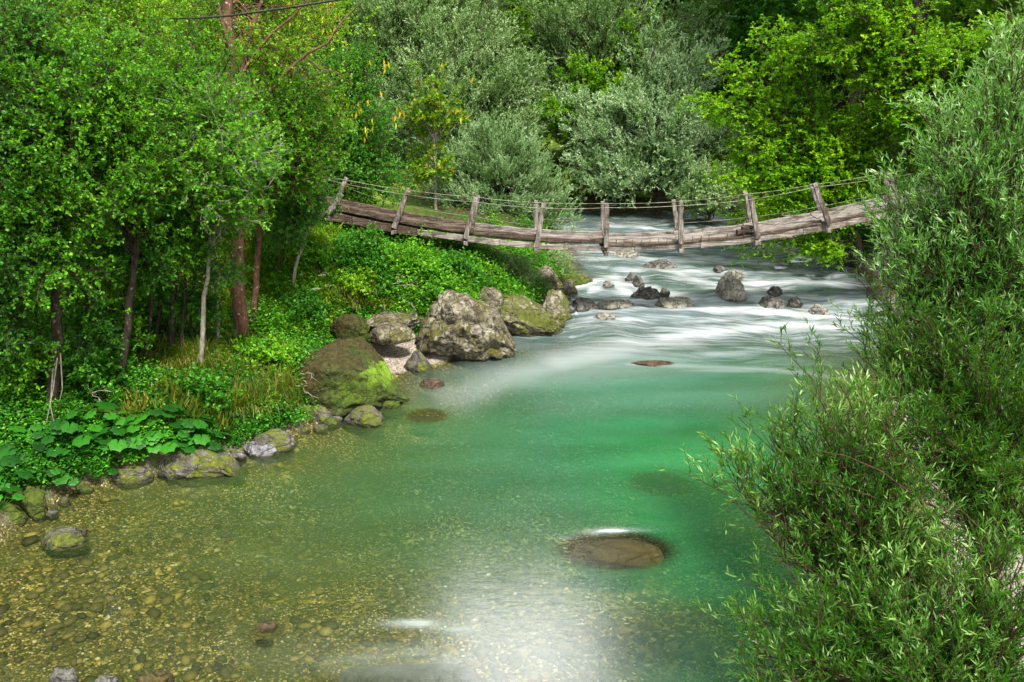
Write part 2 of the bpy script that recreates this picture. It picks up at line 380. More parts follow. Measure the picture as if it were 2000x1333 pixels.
# ------------------------------------------------------------------ river water
def make_water():
    t = NT('river_water'); foam = t.attr('foam'); body = t.attr('body'); col = t.attr('colour', 'Color'); p = t.pos()
    fv = t.n("ShaderNodeCombineXYZ", {0: t.attr('across'), 1: t.attr('along'), 2: 0.0}).outputs[0]
    st1 = t.noise(fv, 1.0, 6, .6, .3); st2 = t.noise(t.scale(fv, (3.1, 2.2, 1)), 1.0, 5, .6)
    streak = t.math('ADD', t.math('MULTIPLY', st1, .5), t.math('MULTIPLY', st2, .5))
    rapid = t.attr('rapid')
    f2 = t.math('MULTIPLY_ADD', t.math('SUBTRACT', streak, .5), t.math('MULTIPLY', rapid, 4.2), foam)
    f2 = t.ramp(f2, .0, 1.0)
    f2 = t.math('MAXIMUM', f2, t.attr('ripple'))
    f2 = t.math('MINIMUM', f2, .96)
    colour = t.mix(t.math('MULTIPLY', f2, .97), col, (.60, .63, .66))
    colour = t.mix(t.ramp(st2, .35, .65, 0, .35), colour, t.mix(.5, colour, (.10, .20, .16)))
    ripple = t.noise(t.scale(p, (2.2, 5.0, 1)), 1.6, 4, .6)
    fine = t.noise(t.scale(p, (3.5, 9.0, 1)), 2.2, 3, .6)
    nrm = t.bump(t.math('ADD', ripple, t.math('MULTIPLY', fine, .3)), .045, .05)
    diff = t.n("ShaderNodeBsdfDiffuse", {"Color": colour}).outputs[0]
    tr = t.n("ShaderNodeBsdfTransparent", {"Color": (.94, .96, .84)}).outputs[0]
    op = t.math('MAXIMUM', body, t.math('MULTIPLY', f2, .95))
    a = t.n("ShaderNodeMixShader", {0: op, 1: tr, 2: diff}).outputs[0]
    fr = t.n("ShaderNodeFresnel", {"IOR": 1.5, "Normal": nrm}).outputs[0]
    gl = t.n("ShaderNodeBsdfGlossy", {"Color": (1, 1, 1), "Roughness": .17, "Normal": nrm}).outputs[0]
    fr2 = t.math('MULTIPLY', fr, t.ramp(f2, 0, 1, 1, .35))
    m = t.done(t.n("ShaderNodeMixShader", {0: fr2, 1: a, 2: gl}).outputs[0])
    xs = np.concatenate([np.arange(-30, -12, .5), np.arange(-12, 12.01, .07), np.arange(12.5, 20, .5)])
    ys = np.concatenate([np.arange(-6, 5, .5), np.arange(5, 37.5, .07)])
    X, Y = np.meshgrid(xs, ys); S = shore_s(X, Y)
    Z = wz(Y)
    P3 = np.stack([X, Y, 0 * X], -1)
    rap = sstep(17.2, 21.5, Y + (X - 3) * .22) * (1 - .45 * sstep(30, 34, Y))
    hump = (fbm(np.stack([X * .9, Y * 1.3, 0 * X], -1), 3, 44) - .5)
    Z = Z + hump * .30 * rap
    ppx, ppy = project(np.stack([X, Y, Z], -1))
    def blob(x, y, rx, ry, a=1.0, rot=0):
        c, s = math.cos(rot), math.sin(rot); dx, dy = ppx - x, ppy - y
        u, v = (dx * c + dy * s) / rx, (-dx * s + dy * c) / ry
        return a * np.exp(-(u * u + v * v))
    foam = np.zeros_like(X)
    def jet(pts, w, a):
        nonlocal foam
        for (x0, y0), (x1, y1) in zip(pts[:-1], pts[1:]):
            vx, vy = x1 - x0, y1 - y0; L2 = vx * vx + vy * vy
            tt = np.clip(((ppx - x0) * vx + (ppy - y0) * vy) / L2, 0, 1)
            # screen flattened distance
            dd = np.hypot((ppx - x0 - tt * vx) / 3.0, ppy - y0 - tt * vy)
            foam = np.maximum(foam, a * np.exp(-(dd / w) ** 2))
    jet([(1720, 628), (1600, 634), (1450, 643), (1300, 660)], 11, .85); jet([(1400, 650), (1250, 672), (1100, 705)], 22, .55); jet([(1150, 690), (1000, 735), (900, 772)], 26, .34); jet([(1650, 640), (1350, 690), (1000, 740)], 36, .16); jet([(1100, 790), (1500, 770)], 30, .07)
    jet([(1120, 560), (1180, 545), (1280, 570)], 7, .75); jet([(1200, 545), (1230, 575), (1300, 590), (1380, 590)], 10, .8)
    jet([(1250, 505), (1350, 508), (1500, 515)], 5, .75); jet([(1330, 540), (1400, 560)], 10, .7); jet([(1300, 575), (1400, 600), (1500, 612)], 11, .80)
    jet([(1460, 555), (1560, 552), (1700, 558)], 8, .70); jet([(1480, 580), (1500, 610), (1640, 622)], 9, .8); jet([(1550, 580), (1690, 590)], 8, .6)
    jet([(1560, 530), (1640, 536)], 5, .5); jet([(1180, 470), (1350, 495)], 6, .45); jet([(1180, 440), (1300, 445)], 5, .5)
    jet([(1230, 712), (1500, 722), (1640, 738)], 5, .30); jet([(960, 660), (1100, 690)], 12, .15)
    foam = foam * .92 + .02 * rap
    for x0, x1, yt, yb in COLLARS:
        if x0 < 1100 or yb < 480: continue
        w_ = x1 - x0; foam = np.maximum(foam, blob((x0 + x1) / 2, yt + (yb - yt) * .45, w_ * .75, (yb - yt) * .42, .5)); foam = np.maximum(foam, blob(x1 + w_ * .3, yb - 2, w_ * .9, 5, .6)); foam = np.maximum(foam, blob(x0 - w_ * .2, yb, w_ * .6, 4, .45))
    rip = np.maximum(blob(1200, 1037, 48, 4.5, .95), blob(1160, 1043, 30, 4, .5))
    rip = np.maximum(rip, blob(810, 1218, 80, 12, .62)); rip = np.maximum(rip, blob(900, 1228, 70, 10, .55)); rip = np.maximum(rip, blob(820, 1290, 230, 45, .38))
    rip = np.maximum(rip, blob(1110, 1052, 22, 3, .4)); rip = np.maximum(rip, blob(640, 1280, 260, 50, .16)); rip = np.maximum(rip, blob(1050, 1270, 240, 90, .34))
    rip = rip * (.55 + .8 * fbm(P3 * np.array([3., 9., 1.]), 3, 9))
    for (x_, y_, a_, b_, c_) in [(1300, 713, 80, 3, .35), (1180, 716, 60, 3, .25), (1420, 724, 110, 4, .25)]: rip = np.maximum(rip, blob(x_, y_, a_, b_, c_))
    G = H(X, Y); depth = np.maximum(Z - G, 0)
    shoal = 0 * X
    for sx, sy, sw, sd, stp in SHOALS:
        e = np.exp(-(((X - sx * .985) / (sw * .60)) ** 2 + ((Y - sy + .16) / (sw * sd * .62 + .16)) ** 2) ** 5)
        if stp < .3: shoal = np.maximum(shoal, e)
        depth = depth * (1 - e) + max(stp, .02) * e
    k = np.interp(Y, [6, 9, 11, 13, 16, 19], [.34, .62, 1.05, 1.5, 1.6, 1.5])
    body = 1 - np.exp(-depth * k)
    rm = sstep(17, 20, Y)
    body = np.clip(body + .0, 0, .97); body = np.maximum(body, rm * .80 * sstep(.02, .2, depth))
    deep = np.array([.010, .120, .050]); shallow = np.array([.055, .095, .015]); milky = np.array([.100, .135, .142])
    d3 = sstep(.2, 1.2, depth)[..., None]
    colr = shallow * (1 - d3) + deep * d3
    gr = (sstep(.2, 2.2, X) * (1 - sstep(13, 16, Y)))[..., None]; colr = colr * (1 - gr) + np.array([.018, .17, .045]) * gr; body = np.maximum(body, gr[..., 0] * .42 * sstep(.05, .3, depth))
    mk = np.clip(sstep(15.6, 20.5, Y + .12 * (3 - X)) * .95 + blob(1080, 720, 230, 40, .2), 0, 1)[..., None]
    colr = colr * (1 - mk) + milky * mk
    body = body * (1 - .85 * shoal)
    bl = np.clip(blob(1000, 900, 240, 140, .25) , 0, 1)[..., None]
    colr = colr * (1 - bl) + np.array([.03, .15, .07]) * bl
    # lighter and darker streaks painted for the pool's reflections and ripples
    cur = fbm(np.stack([X * .45 + Y * .25, Y * 1.9 - X * .35, 0 * X], -1), 5, 63, .6) - .5; refl_streak2 = fbm(np.stack([X * .25, Y * .5, 0 * X], -1), 3, 64) - .5
    colr = colr * np.clip(1 + (cur * .75 + refl_streak2 * .7)[..., None] * np.array([1.1, .7, 1.1]), .6, 1.4); body = np.clip(body * (1 + refl_streak2 * .35 + cur * .15), 0, .97)
    V = np.stack([X, Y, Z], -1).reshape(-1, 3)
    i = np.arange(X.size).reshape(X.shape); Q = np.stack([i[:-1, :-1], i[:-1, 1:], i[1:, 1:], i[1:, :-1]], -1)
    keep = (S[:-1, :-1] > -1.5); Q = Q[keep].reshape(-1, 4)
    # flow coordinates: the current crosses towards the lower left in the plume
    wp_ = fbm(np.stack([X * .5, Y * .5, 0 * X], -1), 3, 91) - .5; along = (X * .55 + Y * .25) * .9; across = (Y * 1.6 + X * .12 + wp_ * 1.6) * 1.7
    me = mesh_np('river_water', V, quads=Q, mat=m, smooth=True,
                 attrs={'foam': foam.ravel(), 'ripple': rip.ravel(), 'body': body.ravel(), 'rapid': rap.ravel(), 'along': along.ravel(), 'across': across.ravel()}, cols={'colour': colr.reshape(-1, 3)})
    tag(link('river_water', me), 'clear green river with a white rapid and a shallow stony edge', None, kind='structure')

# ------------------------------------------------------------------ rocks
COLLARS, SHOALS = [], []
import bmesh
_ico = {}
def ico(n):
    if n not in _ico:
        bm = bmesh.new(); bmesh.ops.create_icosphere(bm, subdivisions=n, radius=1)
        _ico[n] = (np.array([v.co[:] for v in bm.verts]), np.array([[v.index for v in f.verts] for f in bm.faces])); bm.free()
    return _ico[n]
def rock_mat(name, stone, pale, dark, moss, moss_cov, wet=.15, sky_lit_moss=None, mossz=.25):
    t = NT(name); p = t.obj(); geo = t.n("ShaderNodeNewGeometry"); wp = geo.outputs["Position"]
    n1 = t.noise(p, 3.2, 7, .68, .6); n2 = t.noise(p, 11, 6, .7); n3 = t.noise(p, 38, 4, .7)
    c = t.cramp(n1, [(.30, dark), (.46, stone), (.62, pale)])
    c = t.mix(t.ramp(n2, .48, .60, 0, .85), c, dark); c = t.mix(t.ramp(n3, .58, .68, 0, .55), c, pale)  # dark patches widened to read as shaded recesses
    wv = t.n("ShaderNodeVectorMath", {0: p, 1: t.n("ShaderNodeVectorMath", {0: t.n("ShaderNodeTexNoise", {"Vector": p, "Scale": 4.0, "Detail": 5}).outputs["Color"], 1: (.35, .35, .35)}, operation='MULTIPLY').outputs[0]}, operation='ADD').outputs[0]
    crk = t.voro(wv, 2.6, 'DISTANCE_TO_EDGE'); c = t.mix(t.ramp(crk, .05, .0, 0, .75), c, dark)
    nz = t.n("ShaderNodeSeparateXYZ", {0: geo.outputs["Normal"]}).outputs[2]
    mm = t.math('ADD', t.noise(p, 2.0, 6, .7), t.math('MULTIPLY', nz, mossz * .4)); mm = t.math('ADD', mm, t.math('MULTIPLY_ADD', n2, .5, -.25)); mm = t.math('ADD', mm, t.math('MULTIPLY_ADD', n3, .4, -.2))
    mc = t.cramp(n2, [(.3, tuple(x * .35 for x in moss)), (.55, moss), (.7, tuple(min(1, x * 1.7) for x in moss))])
    if sky_lit_moss:
        bm_ = t.ramp(t.noise(t.scale(p, (1, 1, 1)), 1.1, 3), .48, .58); lowz = t.ramp(t.math('ADD', t.n("ShaderNodeSeparateXYZ", {0: wp}).outputs[2], t.math('MULTIPLY_ADD', n1, .8, -.4)), .85, .65)
        rightx = t.ramp(t.n("ShaderNodeSeparateXYZ", {0: p}).outputs[0], -.1, .35)
        bf = t.math('MULTIPLY', t.math('MULTIPLY', t.math('MAXIMUM', bm_, rightx), rightx), lowz); bf = t.ramp(t.math('ADD', bf, t.math('MULTIPLY_ADD', t.math('ADD', n3, n2), .9, -.9)), .38, .62)  # moss painted lighter low on the right, as lit by open sky
        mc = t.mix(bf, mc, t.mix(t.ramp(n3, .35, .6), sky_lit_moss, tuple(x * .45 for x in sky_lit_moss)))
    if sky_lit_moss:
        mc = t.mix(t.ramp(t.noise(p, 1.3, 4, .6), .45, .58, 0, .9), mc, t.cramp(n2, [(.35, (.008, .015, .002)), (.5, (.035, .055, .004)), (.68, (.085, .11, .008))]))
        c0 = c; c = t.mix(t.ramp(mm, 1 - moss_cov, 1.06 - moss_cov), c, mc)
        c = t.mix(t.math('MULTIPLY', t.ramp(n3, .57, .63), t.ramp(n1, .50, .62)), c, stone); c = t.mix(t.ramp(n2, .40, .33, 0, .85), c, dark)
    else:
        c = t.mix(t.ramp(mm, 1 - moss_cov, 1.06 - moss_cov), c, mc)
    wz_ = t.math('SUBTRACT', t.n("ShaderNodeSeparateXYZ", {0: wp}).outputs[2], t.attr('waterz'))
    wetf = t.ramp(t.math('ADD', wz_, t.math('MULTIPLY_ADD', n2, .2, -.1)), wet, wet * .3)
    c = t.mix(wetf, c, t.mix(.72, c, (.022, .022, .010)))
    rough = t.ramp(wetf, 0, 1, .85, .35)
    h = t.math('ADD', t.math('MULTIPLY', n1, .6), t.math('ADD', t.math('MULTIPLY', n2, .45), t.math('MULTIPLY', n3, .2))); h = t.math('ADD', h, t.ramp(crk, 0, .06, -.25, 0))
    return t.done(t.bsdf(c, rough, t.bump(h, 1.0, .10), .35))
M['lime'] = rock_mat('pale_limestone', (.16, .135, .09), (.34, .31, .24), (.025, .02, .012), (.085, .08, .014), .42)
M['lime_moss'] = rock_mat('mossy_limestone', (.17, .15, .10), (.36, .33, .25), (.05, .045, .025), (.085, .10, .010), .50)
M['moss_rock'] = rock_mat('moss_covered_stone', (.17, .13, .075), (.34, .28, .18), (.014, .010, .005), (.048, .038, .005), .72, wet=.32, sky_lit_moss=(.20, .36, .012))
M['bank_rock'] = rock_mat('wet_bank_stone', (.10, .09, .078), (.24, .215, .19), (.025, .022, .018), (.11, .13, .012), .47, wet=.10)
M['green_rock'] = rock_mat('green_bank_stone', (.08, .07, .04), (.20, .18, .11), (.015, .013, .008), (.07, .10, .008), .60, wet=.08)
M['river_rock'] = rock_mat('wet_river_stone', (.105, .10, .085), (.26, .25, .22), (.022, .021, .018), (.06, .06, .02), .22, wet=.06)
M['river_pale'] = rock_mat('pale_river_stone', (.25, .24, .19), (.42, .40, .34), (.08, .075, .055), (.12, .12, .04), .25, wet=.05)
M['sunken'] = rock_mat('brown_sunken_stone', (.22, .15, .035), (.36, .26, .08), (.08, .055, .014), (.14, .12, .02), .3, wet=-3)
M['grey_dry'] = rock_mat('grey_stone', (.20, .19, .20), (.36, .35, .36), (.07, .07, .075), (.1, .1, .03), .15, wet=.03)
M['reddish'] = rock_mat('reddish_stone', (.24, .13, .07), (.42, .28, .18), (.09, .05, .03), (.1, .1, .03), .1, wet=-3)
def rock(label, x0, x1, ytop, ybot, mat, seed, deep=.8, prof=None, rough=.5, cuts=9, sub=5, sink=.45, cat='rock', name='rock', Yv=None, group=None, tilt=0, ctr=.42):
    rng = np.random.default_rng(seed)
    cx = (x0 + x1) / 2
    b = water_hit(cx, ybot) if Yv is None else atY(cx, ybot, Yv)
    fw = b[1] * CT - (b[2] - CAM_Z) * ST
    W = (x1 - x0) * fw / FPX; Hh = (ybot - ytop) * fw / FPX / .97; D = W * deep
    Hh = max(Hh - .12 * D * (CAM_Z - b[2]) / b[1] * 2, Hh * .35)
    V, F = ico(sub); V = V.copy()
    for _ in range(cuts):
        n = unit(rng.normal(size=3) * np.array([1, 1, .8])); c = rng.uniform(.62, .9)
        V -= np.maximum(V @ n - c, 0)[:, None] * n * .85
    o = rng.uniform(0, 50, 3)
    n1 = fbm(V * 1.3 + o, 5, seed, .55) - .5; rid = 1 - 2 * np.abs(fbm(V * 2.4 + o, 4, seed + 3) - .5)
    V *= (1 + rough * (n1 * 1.1 + (rid - .8) * .35))[:, None]
    n3 = fbm(V * 7 + o, 3, seed + 5) - .5; V *= (1 + rough * .22 * n3)[:, None]
    pit = sstep(.56, .68, fbm(V * 2.9 + o * 2, 4, seed + 9, .6)); V *= (1 - rough * .20 * pit)[:, None]
    bandz = fbm(V * np.array([.7, .7, 4.5]) + o, 3, seed + 12) - .5; V[:, :2] *= (1 + rough * .25 * bandz)[:, None]
    lo, hi = V.min(0), V.max(0); V = (V - (lo + hi) / 2) / ((hi - lo) / 2)
    V[:, 0] *= W / 2; V[:, 1] *= D / 2
    z = (V[:, 2] + 1) / 2
    if prof is not None:
        fx = V[:, 0] / W + .5; z = z * np.interp(fx, [p_[0] for p_ in prof], [p_[1] for p_ in prof])
    V[:, 2] = -sink * Hh + z * (1 + sink) * Hh
    if tilt: V[:, 2] += V[:, 0] * tilt
    c = np.array([b[0], b[1] + D * ctr, b[2]])
    me = mesh_np(name, V, tris=F, mat=M[mat], smooth=True, attrs={'waterz': np.full(len(V), wz(b[1]))})
    if wz(b[1]) > .05: COLLARS.append((x0, x1, ytop, ybot))
    ob = link(name, me, loc=c); tag(ob, label, cat, group)
    return ob
rock('big rounded boulder coated in brown and bright green moss at the pool edge', 490, 798, 652, 800, 'moss_rock', 3, deep=.7,
     prof=[(0, .30), (.15, .52), (.32, .80), (.5, .98), (.64, 1), (.8, .86), (.9, .66), (1, .46)], rough=.36, ctr=.22, cuts=9, sub=6, name='mossy_boulder', cat='boulder', sink=.25)
rock('tall craggy pale limestone boulder with dark hollows beside the gravel beach', 800, 1010, 568, 714, 'lime', 21, deep=.85,
     prof=[(0, .55), (.08, .85), (.2, 1), (.5, .98), (.62, .9), (.78, .84), (.9, .66), (1, .4)], rough=.72, cuts=12, sub=6, name='limestone_boulder', cat='boulder', sink=.25)
rock('pale limestone boulder with a mossy right shoulder behind the craggy one', 905, 1122, 568, 661, 'lime_moss', 8, deep=.75,
     prof=[(0, .9), (.3, 1), (.55, .86), (.8, .62), (1, .25)], rough=.5, sub=6, name='limestone_boulder', cat='boulder', sink=.3)
rock('upright grey stone block under the hanging bridge brush', 1035, 1092, 520, 585, 'lime', 15, deep=.8, rough=.35, sub=5, name='limestone_boulder', cat='boulder', sink=.3)
rock('pale stone wedged behind the two limestone boulders', 1050, 1112, 568, 640, 'lime_moss', 33, deep=.8, rough=.4, name='limestone_boulder', cat='boulder', sink=.3)
rock('small pale stone peeping over the craggy boulder', 925, 985, 562, 612, 'lime', 35, deep=.8, rough=.4, Yv=19.6, name='limestone_boulder', cat='boulder')
rock('flat pale rock ledge above the little gravel beach', 700, 830, 612, 646, 'lime', 41, deep=1.0, prof=[(0, .8), (.3, 1), (.8, .95), (1, .7)], rough=.25, cuts=5, Yv=18.3, name='rock_ledge', cat='rock', sink=.5)
rock('lower step of the pale rock ledge with a dark undercut', 715, 808, 634, 669, 'lime', 42, deep=.7, prof=[(0, .8), (.3, 1), (.8, .95), (1, .7)], rough=.25, cuts=5, Yv=17.7, name='rock_ledge', cat='rock', sink=.4)
rock('dark stone with a green moss patch on the gravel beach', 786, 850, 681, 727, 'bank_rock', 44, rough=.3, cuts=5, prof=[(0, .9), (.4, 1), (.8, .5), (1, .2)])
rock('brown mossy boulder half buried in the bank above the ledge', 640, 720, 615, 668, 'moss_rock', 46, Yv=18.0, rough=.3, name='mossy_boulder', cat='boulder')
rock('dark rounded boulder among the ferns below the bridge', 735, 800, 578, 622, 'bank_rock', 47, Yv=19.5, rough=.3)
rock('low grey rock with moss patches off the mossy boulder foot', 662, 752, 797, 836, 'bank_rock', 51, rough=.35, prof=[(0, .5), (.3, .9), (.6, 1), (1, .5)])
rock('small leaning stone between moss hummock and low grey rock', 606, 648, 795, 828, 'bank_rock', 52, rough=.35, tilt=-.25)
rock('green moss hummock rock at the waterline left of the boulder', 535, 612, 788, 836, 'green_rock', 53, rough=.3, cuts=5)
rock('long dark shore rock with moss at both ends beside the butterbur', 285, 470, 860, 936, 'bank_rock', 55, deep=.55, rough=.35, prof=[(0, .55), (.12, 1), (.5, .85), (.8, .7), (1, .3)], sub=6)
rock('pinkish gravelly shore stone past the long dark rock', 482, 572, 846, 888, 'bank_rock', 58, deep=.6, rough=.35)
rock('flat shore slab sloping into the olive shallows', 470, 540, 862, 892, 'grey_dry', 59, deep=.6, rough=.25)
rock('dark mossy rock at the very corner of the bank', -25, 42, 985, 1032, 'green_rock', 61, rough=.3)
rock('green mossy stone under the lowest butterbur leaves', 30, 85, 952, 1016, 'green_rock', 62, rough=.35)
rock('small mossy stone in the shade under butterbur', 70, 122, 925, 962, 'green_rock', 63, rough=.3)
rock('wide brown stone just breaking the shallow water', 50, 162, 1040, 1074, 'bank_rock', 64, rough=.5, sink=.9)
rock('small shore stone half under the undergrowth', 190, 290, 915, 948, 'bank_rock', 65, deep=.5, rough=.3)
for i, (lab, x0, x1, yt, yb, mt, sd, kw) in enumerate([
    ('dark wet rock with pale crest upstream in the rapid', 1258, 1330, 511, 531, 'river_rock', 70, {}),
    ('small dark rock above its twin left of the rapid', 1221, 1243, 531, 549, 'river_rock', 71, {}),
    ('slanted dark rock twin left of the rapid', 1232, 1263, 538, 560, 'river_rock', 72, {}),
    ('round black rock in the white water', 1235, 1293, 559, 587, 'river_rock', 73, {}),
    ('tiny dark rock touching the round black one', 1288, 1310, 564, 576, 'river_rock', 74, {}),
    ('large pale rounded rock in mid rapid', 1397, 1470, 533, 588, 'river_pale', 175, dict(prof=[(0, .85), (.25, 1), (.7, 1), (1, .8)], sub=6, sink=1.6, cuts=6, rough=.4)),
    ('flat dark rock just behind the large pale one', 1393, 1426, 520, 534, 'river_rock', 76, {}),
    ('mottled rock leaning on top of the large pale one', 1420, 1457, 526, 550, 'river_pale', 77, {}),
    ('broad dark rock near the plume of white water', 1483, 1550, 578, 608, 'river_rock', 78, dict(prof=[(0, .6), (.2, 1), (.7, .9), (1, .6)])),
    ('dark rock against the right end of the broad one', 1538, 1572, 580, 600, 'river_rock', 79, {}),
    ('small pointed dark rock above the broad one', 1497, 1531, 560, 580, 'river_rock', 80, {}),
    ('rock veiled by water below the plume head', 1580, 1628, 596, 618, 'river_pale', 81, {}),
    ('pale flat rock low in the white water', 1278, 1358, 583, 607, 'river_pale', 82, dict(deep=.7)),
    ('humped grey rock in the calm side water', 1115, 1178, 582, 610, 'river_rock', 83, {}),
    ('long low grey rock beside the humped one', 1166, 1247, 586, 606, 'river_pale', 84, dict(deep=.6)),
    ('reddish low stone nearest the plume', 1155, 1203, 612, 628, 'river_pale', 85, dict(deep=.7)),
    ('small green stone at the foot of the side cascade', 1173, 1206, 549, 563, 'river_pale', 86, {}),
    ('pale streaky rock just under the bridge', 1188, 1255, 488, 506, 'river_pale', 87, dict(deep=.7)),
    ('stone stack foot at the bank below the brush', 1088, 1130, 545, 580, 'bank_rock', 88, {}),
    ('dark wet ledge behind the side cascade', 1092, 1160, 535, 556, 'bank_rock', 89, dict(deep=.5)),
    ('brown rock at the right shore under the bridge end', 1625, 1710, 480, 520, 'bank_rock', 90, {}),
    ('dark shore stone half covered by willow', 1700, 1765, 540, 590, 'bank_rock', 91, {}),
    ('grey rock near the far right shore', 1560, 1600, 468, 482, 'river_pale', 92, {}),
    ('pale pointed rock on the far bank', 1180, 1262, 382, 412, 'bank_rock', 93, dict(Yv=YF)),
    ('mossy rock face on the far bank', 1262, 1345, 378, 411, 'green_rock', 94, dict(Yv=YF)),
    ('low far bank stone at the river bend', 1120, 1185, 396, 412, 'bank_rock', 95, dict(Yv=YF)),
    ('dark stone at the foot of the round far bush', 1345, 1440, 398, 418, 'bank_rock', 96, dict(Yv=YF)),
    ('flat reddish stone barely above the green pool', 1232, 1322, 707, 716, 'reddish', 97, dict(deep=.4, rough=.7)),
    ('pinkish stone in the water by the gravel beach', 817, 868, 742, 760, 'reddish', 98, dict(rough=.3)),
    ('grey rock poking from the near shallows', 84, 150, 1306, 1365, 'river_rock', 99, {}),
    ('small dark rock in the near shallows', 175, 225, 1318, 1350, 'river_rock', 100, dict(sink=1.2)),
    ('mottled brown rock in the near shallows', 258, 330, 1316, 1350, 'sunken', 101, dict(sink=1.2)),
    ]):
    k = dict(rough=.62, cuts=11, sub=5, sink=.95); k.update(kw)
    rock(lab, x0, x1, yt, yb, mt, sd, **k)
def sunken(label, px, py, wpx, hgt, mat, seed, deep=.6, top=.05):
    b = water_hit(px, py); W = wpx * b[1] / FPX / .95
    V, F = ico(5); V = V.copy(); rng = np.random.default_rng(seed)
    for _ in range(8):
        n = unit(rng.normal(size=3)); V -= np.maximum(V @ n - rng.uniform(.65, .9), 0)[:, None] * n * .8
    V *= (1 + .35 * (fbm(V * 1.6 + seed, 4, seed) - .5))[:, None]; V /= np.abs(V).max(0)
    V = np.sign(V) * np.abs(V) ** .8 * np.array([W / 2, W * deep / 2, hgt]); 
    me = mesh_np('sunken_rock', V, tris=F, mat=M[mat], smooth=True, attrs={'waterz': np.full(len(V), 0.)})
    SHOALS.append((b[0], b[1], W, deep, top))
    o = link('sunken_rock', me, loc=(b[0], b[1], b[2] - hgt - top)); tag(o, label, 'rock'); return o
sunken('big brown slab rock under clear green water with a white lip', 1208, 1062, 200, .26, 'sunken', 5, .42, .0)
sunken('blurred grey boulder under the foam nearest the camera', 790, 1290, 330, .22, 'grey_dry', 6, .5, .16)
sunken('orange brown stone lying in the pebbly shallows', 520, 1222, 46, .05, 'reddish', 7, .6, -.02)
sunken('dark drowned rock in the green pool under the willow', 1290, 935, 110, .2, 'sunken', 9, .5, .35)
sunken('drowned rock off the mossy boulder', 832, 806, 70, .12, 'bank_rock', 10, .5, .10)

rngj = np.random.default_rng(58)
for k, (x, y) in enumerate([(590, 846), (560, 862), (640, 832), (625, 842), (462, 902), (445, 915), (540, 878), (655, 826), (760, 800), (275, 940), (240, 945), (160, 962), (120, 985), (95, 1010), (500, 893), (1105, 590), (1112, 612), (1118, 560), (1100, 625)]):
    w_ = rngj.uniform(22, 46); rock('small wet stone in the jumble along the left waterline', x - w_ / 2, x + w_ / 2, y - w_ * rngj.uniform(.35, .6), y, ['bank_rock', 'river_rock', 'green_rock'][k % 3], 600 + k, rough=.6, sub=4, sink=.8, name='shore_stone', cat='stone', group='small stones along the left waterline')
make_water()
# loose bed stones: countless
def bed_stones():
    rng = np.random.default_rng(12); V0, F0 = ico(1); n = 12000
    px = rng.uniform(-40, 1750, n); py = 1380 - 420 * rng.uniform(0, 1, n) ** 1.6
    b = water_hit(px, py); ok = shore_s(b[:, 0], b[:, 1]) > -.1; b = b[ok]; n = len(b)
    r = .010 + .065 * rng.uniform(0, 1, n) ** 9 + .010 * rng.uniform(0, 1, n)
    cl = fbm(np.stack([b[:, 0] * .9, b[:, 1] * 1.5, 0 * r], -1), 3, 77); r = r * (.7 + .7 * sstep(.42, .62, cl))
    z = H(b[:, 0], b[:, 1]); S = np.stack([r * rng.uniform(.8, 1.7, n), r * rng.uniform(.7, 1.2, n), r * rng.uniform(.22, .42, n)], -1)
    a = rng.uniform(0, 6.28, n); V = V0[None] * S[:, None] * rng.uniform(.85, 1.15, (n, len(V0), 1))
    c, s = np.cos(a)[:, None], np.sin(a)[:, None]
    V = np.stack([V[..., 0] * c - V[..., 1] * s, V[..., 0] * s + V[..., 1] * c, V[..., 2]], -1) + np.stack([b[:, 0], b[:, 1], z + r * .15], -1)[:, None]
    F = F0[None] + (np.arange(n) * len(V0))[:, None, None]
    t = NT('bed_stone'); c = t.cramp(t.attr('tint'), [(0, (.02, .018, .01)), (.35, (.07, .055, .02)), (.65, (.20, .155, .04)), (.88, (.38, .30, .08)), (1, (.55, .50, .36))])
    c = t.mix(t.ramp(t.noise(t.pos(), 25, 4), .4, .65, 0, .5), c, (.05, .045, .015))
    m = t.done(t.bsdf(c, .7, spec=.3))
    me = mesh_np('pebbles', V.reshape(-1, 3), tris=F.reshape(-1, 3), mat=m, smooth=True, attrs={'tint': np.repeat(rng.uniform(0, 1, n) * np.where(r > .035, .75, 1), len(V0))})
    tag(link('pebbles', me), 'yellowish pebbles strewn over the shallow riverbed', None, kind='stuff')
bed_stones()

# ------------------------------------------------------------------ footbridge
def wood_mat(name, a, b, dark, ax=(.55, 16, 16)):
    t = NT(name); p = t.obj(); rnd = t.attr('tint')
    off = t.n("ShaderNodeCombineXYZ", {0: t.math('MULTIPLY', rnd, 13.0), 1: t.math('MULTIPLY', rnd, 7.0), 2: 0.0}).outputs[0]
    v = t.n("ShaderNodeVectorMath", {0: p, 1: off}, operation='ADD').outputs[0]
    g = t.noise(t.scale(v, ax), 2.2, 6, .65, .25); n = t.noise(v, 2.2, 5, .7); sp = t.noise(v, 26, 3, .6)
    c = t.cramp(g, [(.3, dark), (.48, a), (.66, b)])
    c = t.mix(t.ramp(n, .48, .62, 0, .8), c, dark); c = t.mix(t.ramp(sp, .66, .70, 0, .8), c, (.5, .48, .42))
    c = t.mix(t.ramp(t.noise(v, 1.1, 2), .55, .7, 0, .5), c, (.10, .06, .05))
    return t.done(t.bsdf(c, .85, t.bump(t.math('ADD', g, t.math('MULTIPLY', sp, .4)), .7, .02), .25))
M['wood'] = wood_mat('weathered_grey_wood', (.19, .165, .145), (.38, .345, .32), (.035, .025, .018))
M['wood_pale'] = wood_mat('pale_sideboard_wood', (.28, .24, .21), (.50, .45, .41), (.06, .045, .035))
M['wood_dark'] = wood_mat('dark_rotting_wood', (.075, .050, .035), (.19, .15, .115), (.018, .012, .009))
